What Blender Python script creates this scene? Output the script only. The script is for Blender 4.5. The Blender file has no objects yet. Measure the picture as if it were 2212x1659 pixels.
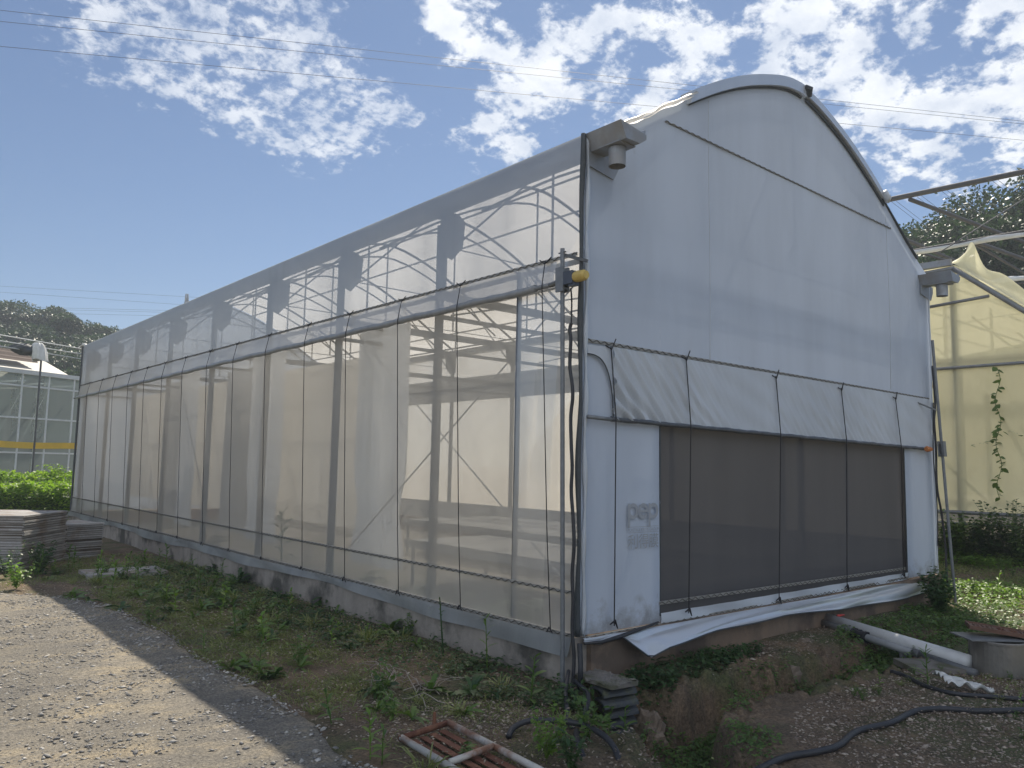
import bpy, math, random
import numpy as np
from mathutils import Vector, Matrix
random.seed(7); rng = np.random.default_rng(7)
sc = bpy.context.scene; col = sc.collection
R = math.radians
# ------------------------------------------------------------------ camera, sky, sun
CAMF, YAW, PIT, ROL = 1714.881, 0.7040, 0.1014, 0.0196
CAM = np.array([-5.410, -5.357, 1.569])
def cam_axes():
    f = np.array([math.sin(YAW)*math.cos(PIT), math.cos(YAW)*math.cos(PIT), math.sin(PIT)])
    r = np.array([math.cos(YAW), -math.sin(YAW), 0.0]); u = np.cross(r, f)
    return r*math.cos(ROL)+u*math.sin(ROL), -r*math.sin(ROL)+u*math.cos(ROL), f
RX, UP, FW = cam_axes()
def ray(x, y): return FW + RX*(x-1106)/CAMF - UP*(y-829.5)/CAMF
def at(x, y, ax, v):
    "world point seen at (x, y) on the plane where coordinate ax equals v"
    d = ray(x, y); t = (v-CAM[ax])/d[ax]; return CAM + t*d
def atd(x, y, dist): return CAM + ray(x, y)*dist
cd = bpy.data.cameras.new('camera'); cam = bpy.data.objects.new('camera', cd); col.objects.link(cam)
cd.sensor_width = 36; cd.lens = CAMF/2212*36; cd.clip_start = .05; cd.clip_end = 3000
M4 = Matrix.Identity(4)
for i in range(3): M4[i][0] = RX[i]; M4[i][1] = UP[i]; M4[i][2] = -FW[i]; M4[i][3] = CAM[i]
cam.matrix_world = M4; sc.camera = cam
SUN = np.array([.56, .50, 1.0]); SUN /= np.linalg.norm(SUN)
sun_el = math.asin(SUN[2]); sun_az = math.atan2(SUN[0], SUN[1])
sc.view_settings.view_transform = 'Standard'; sc.view_settings.look = 'None'; sc.view_settings.gamma = 1
sc.view_settings.exposure = 0.5
ld = bpy.data.lights.new('sun', 'SUN'); ld.energy = 5.0; ld.angle = R(.6); ld.color = (1, .91, .77)
lo = bpy.data.objects.new('sun', ld); col.objects.link(lo)
lo.rotation_euler = Vector((-SUN[0], -SUN[1], -SUN[2])).to_track_quat('-Z', 'Y').to_euler(); lo.location = (20, 20, 40)
w = bpy.data.worlds.new('World'); sc.world = w; w.use_nodes = True
def world():
    nt = w.node_tree; N = nt.nodes; L = nt.links; N.clear()
    out = N.new('ShaderNodeOutputWorld'); bg = N.new('ShaderNodeBackground'); bg.inputs[1].default_value = .10
    sky = N.new('ShaderNodeTexSky'); sky.sky_type = 'NISHITA'; sky.sun_disc = False
    sky.sun_elevation = sun_el; sky.sun_rotation = sun_az; sky.air_density = 1.0; sky.dust_density = .25; sky.ozone_density = 2.2
    tc = N.new('ShaderNodeTexCoord')
    sp = N.new('ShaderNodeSeparateXYZ'); L.new(tc.outputs['Generated'], sp.inputs[0])
    def m(op, a, b=None, c=None):
        n = N.new('ShaderNodeMath'); n.operation = op
        for i, v in enumerate((a, b, c)):
            if v is None: continue
            if isinstance(v, (int, float)): n.inputs[i].default_value = v
            else: L.new(v, n.inputs[i])
        return n.outputs[0]
    z = m('ADD', m('MAXIMUM', sp.outputs[2], 0), .32)
    cb = N.new('ShaderNodeCombineXYZ'); L.new(m('DIVIDE', sp.outputs[0], z), cb.inputs[0]); L.new(m('DIVIDE', sp.outputs[1], z), cb.inputs[1])
    def noise(scale, detail, rough, dist=0, seed=0):
        mp = N.new('ShaderNodeMapping'); mp.inputs['Location'].default_value = (seed, seed*.7, seed*.3); L.new(cb.outputs[0], mp.inputs[0])
        n = N.new('ShaderNodeTexNoise'); n.inputs['Scale'].default_value = scale; n.inputs['Detail'].default_value = detail
        n.inputs['Roughness'].default_value = rough; n.inputs['Distortion'].default_value = dist
        L.new(mp.outputs[0], n.inputs['Vector']); return n.outputs[0]
    big = noise(8.4, 10, .62, .15, 3.1); fine = noise(42, 6, .6, .2, 1.7); med = noise(20, 10, .60, .1, 8.3)
    # cloud banks, in view and added out of view (direction of the centre, angular radius, strength)
    def blobs(lst):
        acc = None
        for (px, py, rad, s) in lst:
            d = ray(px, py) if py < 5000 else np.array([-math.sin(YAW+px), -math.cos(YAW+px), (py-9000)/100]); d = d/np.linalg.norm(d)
            vd = N.new('ShaderNodeVectorMath'); vd.operation = 'DOT_PRODUCT'; L.new(tc.outputs['Generated'], vd.inputs[0]); vd.inputs[1].default_value = d
            g = m('EXPONENT', m('MULTIPLY', m('SUBTRACT', vd.outputs['Value'], 1), 2/(R(rad)**2)))
            g = m('MULTIPLY', g, s); acc = g if acc is None else m('ADD', acc, g)
        return acc
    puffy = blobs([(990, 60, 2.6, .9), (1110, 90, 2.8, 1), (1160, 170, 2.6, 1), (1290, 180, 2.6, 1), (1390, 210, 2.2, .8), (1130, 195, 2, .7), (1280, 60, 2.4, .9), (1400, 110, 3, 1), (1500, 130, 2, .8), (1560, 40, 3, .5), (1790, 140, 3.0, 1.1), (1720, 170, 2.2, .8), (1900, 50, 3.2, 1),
                   (1880, 190, 3.2, 1), (2060, 110, 2.6, .9), (1980, 220, 3.0, .9), (2120, 190, 3.6, 1), (2190, 70, 4, .9), (2190, 320, 2.2, .9), (1940, 390, 1.4, .7), (2040, 360, 1.2, .6), (1060, 300, 2.0, .8), (990, 290, 1.8, .7), (1120, 330, 1.6, .7), (1330, 240, 2, .6),
                   (2500, 150, 10, .8), (1500, -260, 9, .7), (2100, -260, 9, .7), (2700, -800, 20, .6), (0, 9060, 38, 1.1), (-1.0, 9070, 34, 1.0), (1.0, 9050, 34, 1.0)])  # unseen clouds above and behind the camera, added as fill light
    wispy = blobs([(280, 60, 3.2, .7), (400, 50, 3.6, 1), (510, 40, 4, 1), (470, 120, 3.6, 1), (590, 130, 3.6, 1), (560, 190, 3, .9), (680, 190, 3, .9), (620, 270, 2.2, .6), (740, 260, 2.2, .8), (690, 280, 2, .8), (800, 285, 2, .9), (850, 250, 1.5, .5), (700, 230, 3, .7), (190, 110, 2, .4), (500, -200, 9, .8), (100, 20, 3, .3), (960, 270, 2, .6), (1040, 330, 2, .5)])
    def sm(v, lo_, hi):
        n = N.new('ShaderNodeMapRange'); n.interpolation_type = 'SMOOTHSTEP'; L.new(v, n.inputs[0]); n.inputs[1].default_value = lo_; n.inputs[2].default_value = hi; return n.outputs[0]
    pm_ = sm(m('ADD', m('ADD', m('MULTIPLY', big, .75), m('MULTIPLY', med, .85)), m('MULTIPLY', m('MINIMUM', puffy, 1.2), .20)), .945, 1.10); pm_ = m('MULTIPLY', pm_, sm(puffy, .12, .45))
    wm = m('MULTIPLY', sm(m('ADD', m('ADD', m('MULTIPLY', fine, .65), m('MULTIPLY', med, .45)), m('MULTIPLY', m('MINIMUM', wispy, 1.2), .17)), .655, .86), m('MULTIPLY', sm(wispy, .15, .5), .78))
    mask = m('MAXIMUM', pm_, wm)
    shade = sm(noise(9, 5, .6, 0, 12.2), .35, .7)
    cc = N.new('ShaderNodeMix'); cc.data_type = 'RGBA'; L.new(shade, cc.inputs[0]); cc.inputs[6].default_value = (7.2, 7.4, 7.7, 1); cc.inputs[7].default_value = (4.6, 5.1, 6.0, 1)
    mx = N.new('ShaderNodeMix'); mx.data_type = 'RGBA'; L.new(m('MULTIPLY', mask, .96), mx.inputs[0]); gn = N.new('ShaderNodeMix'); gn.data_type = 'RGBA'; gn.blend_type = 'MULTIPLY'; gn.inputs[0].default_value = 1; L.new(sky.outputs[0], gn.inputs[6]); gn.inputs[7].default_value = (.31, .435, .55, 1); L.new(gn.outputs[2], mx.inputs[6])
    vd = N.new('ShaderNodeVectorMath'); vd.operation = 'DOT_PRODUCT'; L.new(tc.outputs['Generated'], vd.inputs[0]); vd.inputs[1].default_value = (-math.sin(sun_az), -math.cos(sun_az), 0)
    fill_gain = m('ADD', m('MULTIPLY', sm(vd.outputs['Value'], .0, .6), .9), 1)   # added fill: clouds opposite the sun brightened to light the shaded side
    vs = N.new('ShaderNodeVectorMath'); vs.operation = 'SCALE'; L.new(cc.outputs[2], vs.inputs[0]); L.new(fill_gain, vs.inputs['Scale']); L.new(vs.outputs[0], mx.inputs[7])
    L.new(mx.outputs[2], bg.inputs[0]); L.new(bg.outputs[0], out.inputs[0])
world()
# ------------------------------------------------------------------ helpers
class MB:
    def __init__(s): s.v = []; s.f = []
    def add(s, vs, fs):
        b = len(s.v); s.v += [tuple(map(float, v)) for v in vs]; s.f += [tuple(b+i for i in f) for f in fs]; return s
    def box(s, a, b):
        x0, y0, z0 = a; x1, y1, z1 = b
        return s.add([(x0,y0,z0),(x1,y0,z0),(x1,y1,z0),(x0,y1,z0),(x0,y0,z1),(x1,y0,z1),(x1,y1,z1),(x0,y1,z1)],
                     [(0,3,2,1),(4,5,6,7),(0,1,5,4),(1,2,6,5),(2,3,7,6),(3,0,4,7)])
    def obox(s, c, ex, ey, ez):
        c, ex, ey, ez = map(np.asarray, (c, ex, ey, ez))
        vs = [c+sx*ex+sy*ey+sz*ez for sz in (-1, 1) for (sx, sy) in ((-1,-1),(1,-1),(1,1),(-1,1))]
        return s.add(vs, [(0,3,2,1),(4,5,6,7),(0,1,5,4),(1,2,6,5),(2,3,7,6),(3,0,4,7)])
    def bar(s, a, b, w_, h, up=(0,0,1)):
        a, b = np.asarray(a, float), np.asarray(b, float); d = b-a; L = np.linalg.norm(d); d /= L
        sd = np.cross(d, up); sd /= np.linalg.norm(sd)+1e-9; u = np.cross(sd, d)
        return s.obox((a+b)/2, d*L/2, sd*w_/2, u*h/2)
    def tube(s, pts, r, n=8, cap=True):
        pts = [np.asarray(p, float) for p in pts]; rs = r if hasattr(r, '__len__') else [r]*len(pts); b = len(s.v)
        ref = None
        for i, p in enumerate(pts):
            d = pts[min(i+1, len(pts)-1)]-pts[max(i-1, 0)]; d /= np.linalg.norm(d)+1e-12
            if ref is None: ref = np.array([0,0,1.0]) if abs(d[2]) < .9 else np.array([1.0,0,0])
            u = np.cross(d, ref); u /= np.linalg.norm(u)+1e-12; v = np.cross(u, d); ref = v
            for k in range(n):
                a = 2*math.pi*k/n; q = p+rs[i]*(u*math.cos(a)+v*math.sin(a)); s.v.append(tuple(q))
        for i in range(len(pts)-1):
            for k in range(n):
                s.f.append((b+i*n+k, b+i*n+(k+1)%n, b+(i+1)*n+(k+1)%n, b+(i+1)*n+k))
        if cap: s.f.append(tuple(b+k for k in range(n-1, -1, -1))); s.f.append(tuple(b+(len(pts)-1)*n+k for k in range(n)))
        return s
    def grid(s, fn, nu, nv):
        b = len(s.v)
        for i in range(nu+1):
            for j in range(nv+1): s.v.append(tuple(map(float, fn(i/nu, j/nv))))
        for i in range(nu):
            for j in range(nv):
                a = b+i*(nv+1)+j; s.f.append((a, a+nv+1, a+nv+2, a+1))
        return s
    def prism(s, poly, d):
        "poly: list of 3-D points, extruded along the vector d"
        n = len(poly); d = np.asarray(d, float); P = [np.asarray(p, float) for p in poly]
        return s.add(P+[p+d for p in P], [tuple(range(n-1, -1, -1)), tuple(range(n, 2*n))]+[(i, (i+1)%n, (i+1)%n+n, i+n) for i in range(n)])
    def build(s, name, mat, parent=None, origin=None, smooth=False):
        me = bpy.data.meshes.new(name); o = bpy.data.objects.new(name, me); col.objects.link(o)
        org = np.zeros(3)
        if parent is not None:
            o.parent = parent; q = parent
            while q is not None: org += np.array(q.location); q = q.parent
        elif origin is not None: org = np.asarray(origin, float); o.location = org
        if len(s.v): me.from_pydata((np.asarray(s.v)-org).tolist(), [], s.f)
        if smooth: me.shade_smooth()
        me.materials.append(mat); return o
def fastmesh(name, V, F, mat, parent=None, origin=None, smooth=False):
    "V (n,3) array, F (m,k) array of equal polygons"
    me = bpy.data.meshes.new(name); V = np.asarray(V, np.float32); F = np.asarray(F, np.int32); k = F.shape[1]
    org = np.zeros(3)
    if parent is not None:
        q = parent
        while q is not None: org += np.array(q.location); q = q.parent
    elif origin is not None: org = np.asarray(origin, float)
    V = V-org.astype(np.float32)
    me.vertices.add(len(V)); me.vertices.foreach_set('co', V.ravel())
    me.loops.add(F.size); me.loops.foreach_set('vertex_index', F.ravel())
    me.polygons.add(len(F)); me.polygons.foreach_set('loop_start', np.arange(0, F.size, k, dtype=np.int32))
    me.update(calc_edges=True); me.validate()
    if smooth: me.shade_smooth()
    o = bpy.data.objects.new(name, me); col.objects.link(o); me.materials.append(mat)
    if parent is not None: o.parent = parent
    elif origin is not None: o.location = org
    return o
def tag(o, label=None, cat=None, group=None, kind=None):
    for k, v in (('label', label), ('category', cat), ('group', group), ('kind', kind)):
        if v: o[k] = v
    return o
def empty(name, loc, label, cat, group=None, rz=0):
    o = bpy.data.objects.new(name, None); col.objects.link(o); o.location = tuple(map(float, loc)); o.rotation_euler[2] = rz; o.empty_display_size = .1
    return tag(o, label, cat, group)
def copy_tree(o, parent=None):
    c = o.copy(); col.objects.link(c); c.parent = parent
    for ch in [x for x in bpy.data.objects if x.parent == o]: copy_tree(ch, c)
    return c
# ------------------------------------------------------------------ materials
def nodes(name):
    m = bpy.data.materials.new(name); m.use_nodes = True; nt = m.node_tree; nt.nodes.clear()
    return m, nt.nodes, nt.links
def texnoise(N, L, scale, detail=5, rough=.6, stretch=None, dist=0):
    tc = N.new('ShaderNodeTexCoord'); v = tc.outputs['Object']
    if stretch is not None:
        mp = N.new('ShaderNodeMapping'); mp.inputs['Scale'].default_value = stretch; L.new(v, mp.inputs[0]); v = mp.outputs[0]
    n = N.new('ShaderNodeTexNoise'); n.inputs['Scale'].default_value = scale; n.inputs['Detail'].default_value = detail
    n.inputs['Roughness'].default_value = rough; n.inputs['Distortion'].default_value = dist; L.new(v, n.inputs['Vector']); return n.outputs[0]
def ramp(N, L, fac, stops):
    r = N.new('ShaderNodeValToRGB'); L.new(fac, r.inputs[0]); e = r.color_ramp.elements
    while len(e) < len(stops): e.new(.5)
    for i, (p, c) in enumerate(stops): e[i].position = p; e[i].color = (*c, 1)
    return r.outputs[0]
def mixc(N, L, f, a, b, mode='MIX'):
    m = N.new('ShaderNodeMix'); m.data_type = 'RGBA'; m.blend_type = mode
    for i, v in ((0, f), (6, a), (7, b)):
        if isinstance(v, (int, float)): m.inputs[i].default_value = v
        elif isinstance(v, tuple): m.inputs[i].default_value = (*v, 1)
        else: L.new(v, m.inputs[i])
    return m.outputs[2]
def pm(name, c1, c2=None, scale=6, rough=.6, metal=0, bump=0, bscale=30, stretch=None, c3=None, s3=2):
    m, N, L = nodes(name); o = N.new('ShaderNodeOutputMaterial'); b = N.new('ShaderNodeBsdfPrincipled'); L.new(b.outputs[0], o.inputs[0])
    b.inputs['Roughness'].default_value = rough; b.inputs['Metallic'].default_value = metal
    if c2 is None: c2 = tuple(x*.75 for x in c1)
    n = texnoise(N, L, scale, 6, .65, stretch); c = ramp(N, L, n, [(.3, c1), (.7, c2)])
    if c3 is not None:
        n3 = texnoise(N, L, s3, 5, .6); f = ramp(N, L, n3, [(.48, (0,0,0)), (.62, (1,1,1))]); c = mixc(N, L, f, c, c3)
    L.new(c, b.inputs['Base Color'])
    if bump:
        bn = texnoise(N, L, bscale, 6, .6); bp = N.new('ShaderNodeBump'); bp.inputs['Strength'].default_value = bump; bp.inputs['Distance'].default_value = .02
        L.new(bn, bp.inputs['Height']); L.new(bp.outputs[0], b.inputs['Normal'])
    return m
def sheet(name, tr, dif, tl, cdif, ctr=(1,1,1), rough=.25, gl=.05, dirt=.15, dscale=2.0, stretch=(1,1,.15), wr=0, mud=False):
    "plastic film or netting: tr clear share, dif reflected share, tl share lit through"
    m, N, L = nodes(name); o = N.new('ShaderNodeOutputMaterial')
    n = texnoise(N, L, dscale, 6, .6, stretch)
    cd_ = mixc(N, L, ramp(N, L, n, [(.38, (0,0,0)), (.68, (1,1,1))]), cdif, tuple(x*(1-dirt) for x in cdif))
    if mud:   # splashed mud along the bottom edge
        tc = N.new('ShaderNodeTexCoord'); sp = N.new('ShaderNodeSeparateXYZ'); L.new(tc.outputs['Object'], sp.inputs[0]); q = N.new('ShaderNodeMapRange'); L.new(sp.outputs[2], q.inputs[0]); q.inputs[1].default_value = .85; q.inputs[2].default_value = .42
        ad = N.new('ShaderNodeMath'); ad.operation = 'MULTIPLY_ADD'; L.new(q.outputs[0], ad.inputs[0]); ad.inputs[1].default_value = .38; L.new(texnoise(N, L, 5, 6, .7), ad.inputs[2])
        cd_ = mixc(N, L, ramp(N, L, ad.outputs[0], [(.66, (0,0,0)), (.92, (.55,.55,.55))]), cd_, (.17,.15,.12))
    d = N.new('ShaderNodeBsdfDiffuse'); L.new(cd_, d.inputs[0]); t = N.new('ShaderNodeBsdfTranslucent'); L.new(cd_, t.inputs[0])
    m1 = N.new('ShaderNodeMixShader'); m1.inputs[0].default_value = tl/(tl+dif); L.new(d.outputs[0], m1.inputs[1]); L.new(t.outputs[0], m1.inputs[2])
    tp = N.new('ShaderNodeBsdfTransparent'); tp.inputs[0].default_value = (*ctr, 1)
    m2 = N.new('ShaderNodeMixShader'); L.new(m1.outputs[0], m2.inputs[1]); L.new(tp.outputs[0], m2.inputs[2])
    mr = N.new('ShaderNodeMapRange'); L.new(n, mr.inputs[0]); mr.inputs[1].default_value = .3; mr.inputs[2].default_value = .7
    mr.inputs[3].default_value = min(1, tr*(1+dirt*.6)); mr.inputs[4].default_value = max(0, tr*(1-dirt)); L.new(mr.outputs[0], m2.inputs[0])
    g = N.new('ShaderNodeBsdfGlossy'); g.inputs['Roughness'].default_value = rough
    fr = N.new('ShaderNodeFresnel'); fr.inputs[0].default_value = 1.35
    mu = N.new('ShaderNodeMath'); mu.operation = 'MULTIPLY'; mu.inputs[1].default_value = gl*10; L.new(fr.outputs[0], mu.inputs[0]); mu.use_clamp = True
    m3 = N.new('ShaderNodeMixShader'); L.new(mu.outputs[0], m3.inputs[0]); L.new(m2.outputs[0], m3.inputs[1]); L.new(g.outputs[0], m3.inputs[2]); L.new(m3.outputs[0], o.inputs[0])
    if wr:
        wn = texnoise(N, L, 3, 4, .5, (1, 1, .5), 1.5); bp = N.new('ShaderNodeBump'); bp.inputs['Strength'].default_value = wr; bp.inputs['Distance'].default_value = .03
        L.new(wn, bp.inputs['Height'])
        for s_ in (d, t, g): L.new(bp.outputs[0], s_.inputs['Normal'])
    return m
def leafmat(name, c1, c2, scale=3, tl=.35, rough=.45):
    m, N, L = nodes(name); o = N.new('ShaderNodeOutputMaterial')
    n = texnoise(N, L, scale, 4, .6)
    geo = N.new('ShaderNodeNewGeometry'); c = mixc(N, L, geo.outputs['Random Per Island'], c1, c2)
    c = mixc(N, L, ramp(N, L, n, [(.35, (0,0,0)), (.65, (.7,.7,.7))]), c, tuple(x*.6 for x in c1))
    b = N.new('ShaderNodeBsdfPrincipled'); L.new(c, b.inputs['Base Color']); b.inputs['Roughness'].default_value = rough
    t = N.new('ShaderNodeBsdfTranslucent'); hs = N.new('ShaderNodeHueSaturation'); hs.inputs['Value'].default_value = 1.5; hs.inputs['Saturation'].default_value = 1.15; L.new(c, hs.inputs['Color']); L.new(hs.outputs[0], t.inputs[0])
    mx = N.new('ShaderNodeMixShader'); mx.inputs[0].default_value = tl; L.new(b.outputs[0], mx.inputs[1]); L.new(t.outputs[0], mx.inputs[2]); L.new(mx.outputs[0], o.inputs[0])
    return m
M = dict(
 galv=pm('galvanised', (.24,.25,.26), (.16,.17,.18), 9, .5, .4, .1, 40),
 steel=pm('frame_steel', (.12,.125,.13), (.08,.085,.09), 5, .5, .5),
 gutter=pm('gutter_steel', (.34,.365,.40), (.26,.28,.31), 4, .5, .25, .1, 20, c3=(.27,.27,.27), s3=3),
 concrete=pm('plinth_concrete', (.36,.32,.28), (.24,.215,.19), 3.2, .9, 0, .5, 14, (1,1,.35), c3=(.085,.08,.07), s3=1.3),
 orange=pm('plinth_render', (.27,.19,.13), (.19,.14,.105), 2.4, .9, 0, .4, 14, (1,1,.5), c3=(.12,.09,.07), s3=1.6),
 black=pm('black_cord', (.012,.013,.016), (.02,.02,.024), 20, .6),
 rubber=pm('black_hose', (.02,.022,.026), (.035,.035,.04), 14, .5, 0, .2, 60),
 edge=pm('corner_edge', (.04,.05,.055), (.07,.075,.08), 6, .6, 0, .3, 20),
 batten=pm('lock_channel', (.42,.41,.38), (.28,.27,.25), 12, .5, .4),
 wiggle=pm('wiggle_wire', (.09,.085,.075), (.15,.14,.12), 15, .5, .4),
 pvc=pm('grey_pvc', (.62,.63,.63), (.5,.5,.5), 3, .4),
 pvcd=pm('dark_pvc', (.12,.13,.135), (.09,.09,.1), 6, .5),
 red=pm('red_handle', (.5,.04,.03), (.35,.03,.025), 8, .5),
 rust=pm('rusty_steel', (.16,.055,.03), (.09,.04,.027), 12, .85, .1, .5, 50, c3=(.2,.09,.05), s3=6),
 whitepipe=pm('worn_white_pipe', (.55,.54,.5), (.42,.38,.33), 7, .6, .1, .2, 30, c3=(.25,.13,.08), s3=4),
 tile=pm('dark_tile', (.035,.04,.045), (.06,.065,.07), 8, .5, 0, .3, 30, c3=(.08,.085,.05), s3=6),
 wood=pm('weathered_board', (.38,.37,.36), (.24,.23,.22), 3, .9, 0, .6, 25, (1,1,9), c3=(.24,.2,.17), s3=2.2),
 yellow=pm('yellow_motor', (.62,.45,.12), (.5,.36,.1), 10, .5),
 bluegrey=pm('motor_housing', (.07,.085,.12), (.05,.06,.08), 10, .5),
 orangeplastic=pm('orange_plastic', (.55,.2,.05), (.4,.14,.04), 10, .5),
 ink=pm('printed_ink', (.30,.32,.35), (.36,.38,.41), 10, .7),
 tanksteel=pm('steel_drum', (.24,.225,.20), (.17,.16,.145), 3, .4, .45, .2, 20),
 slatebrown=pm('brown_cover', (.17,.085,.055), (.11,.06,.04), 8, .7, 0, .3, 30),
 slab=pm('concrete_slab', (.2,.18,.16), (.12,.11,.1), 5, .9, 0, .4, 20, c3=(.1,.1,.06), s3=4),
 rock=pm('rock', (.22,.17,.125), (.11,.085,.065), 5, .9, 0, .9, 16, c3=(.06,.055,.03), s3=3),
 twig=pm('dry_twig', (.36,.32,.27), (.25,.21,.17), 10, .9),
 bark=pm('bark', (.10,.08,.06), (.06,.05,.04), 5, .9, 0, .5, 20),
 clothwhite=pm('white_scrap', (.7,.7,.68), (.55,.55,.52), 4, .6, 0, .3, 12),
 yband=pm('yellow_band', (.75,.5,.06), (.6,.42,.06), 3, .5),
 alu=pm('aluminium_bar', (.5,.53,.55), (.42,.45,.47), 5, .4, .4),
 darkpipe=pm('backlit_pipe', (.10,.10,.105), (.065,.065,.07), 6, .7),  # darkness of pipes seen against the light, put into the colour
 midgrey=pm('grey_pipe', (.27,.28,.29), (.2,.21,.22), 6, .5),
 rolldark=pm('rolled_dark_film', (.09,.10,.115), (.055,.06,.07), 9, .45, 0, .3, 30),
 whitebar=pm('white_glazing_bar', (.72,.75,.76), (.6,.63,.64), 5, .5),
 rollgrey=pm('rolled_grey_film', (.30,.31,.32), (.20,.21,.22), 9, .4, 0, .3, 30),
 redroof=pm('rust_roof', (.15,.11,.09), (.09,.07,.06), 3, .85, 0, .3, 10, (1,1,4)),
 # films
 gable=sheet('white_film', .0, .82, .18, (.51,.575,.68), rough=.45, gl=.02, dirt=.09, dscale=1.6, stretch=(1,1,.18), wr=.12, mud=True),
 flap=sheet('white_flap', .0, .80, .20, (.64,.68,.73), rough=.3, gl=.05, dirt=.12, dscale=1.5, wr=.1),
 roof=sheet('roof_film', .20, .10, .72, (.98,.94,.86), rough=.3, gl=.04, dirt=.15, dscale=.9, stretch=(1,1,1)),
 side=sheet('clear_side_film', .60, .18, .22, (.80,.82,.84), (1,.99,.97), rough=.35, gl=.034, dirt=.3, dscale=1.4, wr=.25),
 roll=sheet('rolled_film', .45, .22, .33, (.72,.71,.68), (.97,.96,.93), rough=.3, gl=.03, dirt=.2, dscale=2.5, wr=.5),
 net=sheet('insect_net', .50, .20, .30, (.74,.73,.70), (1,.99,.97), rough=.6, gl=.0, dirt=.08, dscale=1.2),
 darknet=sheet('dark_net', .013, .89, .10, (.125,.122,.125), (.9,.88,.85), rough=.6, gl=.0, dirt=.12, dscale=1.0),
 curtain=sheet('shade_curtain', .05, .50, .46, (.66,.63,.57), (1,.96,.9), rough=.7, gl=.0, dirt=.12, dscale=1.6, stretch=(1,1,.05)),
 drape=sheet('pale_drape', .02, .76, .22, (.78,.80,.82), rough=.6, gl=.0, dirt=.1, dscale=3, stretch=(1,1,.05)),
 darkcurt=sheet('grey_screen', .05, .6, .35, (.36,.37,.38), rough=.7, gl=.0, dirt=.1),
 yfilm=sheet('yellow_film', .14, .34, .52, (.95,.91,.66), rough=.5, gl=.02, dirt=.14, dscale=.7, stretch=(1,1,.6), wr=.2),
 glass=sheet('greenhouse_glass', .64, .20, .16, (.62,.72,.70), (.88,.95,.93), rough=.1, gl=.09, dirt=.2, dscale=.8),
 skirt=sheet('skirt_film', .25, .5, .25, (.42,.44,.44), rough=.3, gl=.05, dirt=.3, dscale=3, wr=.4),
 whiteroof=sheet('pale_roof_film', .0, .65, .35, (.6,.58,.52), rough=.5, gl=.02, dirt=.12, dscale=.6),
)
L1 = leafmat('leaf_weed', (.075,.15,.035), (.15,.23,.05)); L2 = leafmat('leaf_bright', (.13,.25,.04), (.22,.32,.07), tl=.45)
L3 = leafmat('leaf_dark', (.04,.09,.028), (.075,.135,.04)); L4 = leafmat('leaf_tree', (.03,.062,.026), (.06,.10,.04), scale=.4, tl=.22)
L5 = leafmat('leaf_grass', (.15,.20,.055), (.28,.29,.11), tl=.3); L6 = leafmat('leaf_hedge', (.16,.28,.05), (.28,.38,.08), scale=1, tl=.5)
L7 = leafmat('leaf_interior', (.04,.08,.03), (.07,.12,.04), tl=.3)
# ------------------------------------------------------------------ terrain
def sstep(a, b, x): t = np.clip((x-a)/(b-a), 0, 1); return t*t*(3-2*t)
_g = np.random.default_rng(3).random((64, 64))
def vn(x, y):
    xi = np.floor(x).astype(int); yi = np.floor(y).astype(int); fx = x-xi; fy = y-yi; fx = fx*fx*(3-2*fx); fy = fy*fy*(3-2*fy)
    g = lambda a, b: _g[a % 64, b % 64]
    return (g(xi, yi)*(1-fx)+g(xi+1, yi)*fx)*(1-fy)+(g(xi, yi+1)*(1-fx)+g(xi+1, yi+1)*fx)*fy-.5
def fbm(x, y, o=4):
    s = 0; a = 1
    for i in range(o): s = s+a*vn(x*2**i+i*7.3, y*2**i+i*3.1); a *= .5
    return s
DITCH = [(-1.3, -2.7, .18), (-.75, -2.0, .32), (-.25, -1.35, .42), (.3, -1.02, .48), (1.0, -.92, .5), (2.0, -1.02, .45), (3.0, -1.12, .3), (4.2, -1.15, .12), (6, -1.3, .05)]
def zg(x, y):
    x = np.asarray(x, float); y = np.asarray(y, float)
    z = -.44+.03*fbm(x*.9, y*.9, 4)+.012*fbm(x*7, y*7, 3)
    best = np.full(np.broadcast(x, y).shape, 9.); dep = np.zeros_like(best)
    for (x0, y0, d0), (x1, y1, d1) in list(zip(DITCH[:-1], DITCH[1:]))+[((-.42, -.86, .22), (-.02, -.64, .36)), ((-.08, -.66, .36), (.25, -.70, .36)), ((.1, -.7, .36), (.3, -1.02, .48))]:
        dx, dy = x1-x0, y1-y0; t = np.clip(((x-x0)*dx+(y-y0)*dy)/(dx*dx+dy*dy), 0, 1)
        d = np.hypot(x-x0-t*dx, y-y0-t*dy); c = d < best; best = np.where(c, d, best); dep = np.where(c, d0+(d1-d0)*t, dep)
    near = (x > -3) & (x < 8) & (y > -5) & (y < 1)
    dn = best+.16*fbm(x*3.1, y*3.1, 3)*near
    z = z-dep*(1-sstep(.22, .36, dn+.05*fbm(x*8, y*8, 2)))*near+near*(dep > .15)*sstep(.1, .3, dn)*(1-sstep(.5, .7, dn))*.09*fbm(x*9, y*9, 4)
    z = z+.12*sstep(.3, 1.2, x)*(1-sstep(6, 7.5, x))*sstep(-.75, -.45, y)*(1-sstep(.1, .5, y))*.4
    z = z+.22*sstep(10, 14, x)+.10*sstep(8.3, 8.8, x)*sstep(-3, 0, y)
    z = z+.5*sstep(24, 60, np.hypot(x-4, y-8))*fbm(x*.05, y*.05, 2)
    return z
def axis(segs):
    out = []
    for a, b, n in segs: out += list(np.linspace(a, b, n, endpoint=False))
    return np.array(out+[segs[-1][1]])
gx = axis([(-400,-60,12),(-60,-12,14),(-12,-3,34),(-3,5.5,290),(5.5,9,70),(9,16,60),(16,60,24),(60,420,12)])
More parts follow.
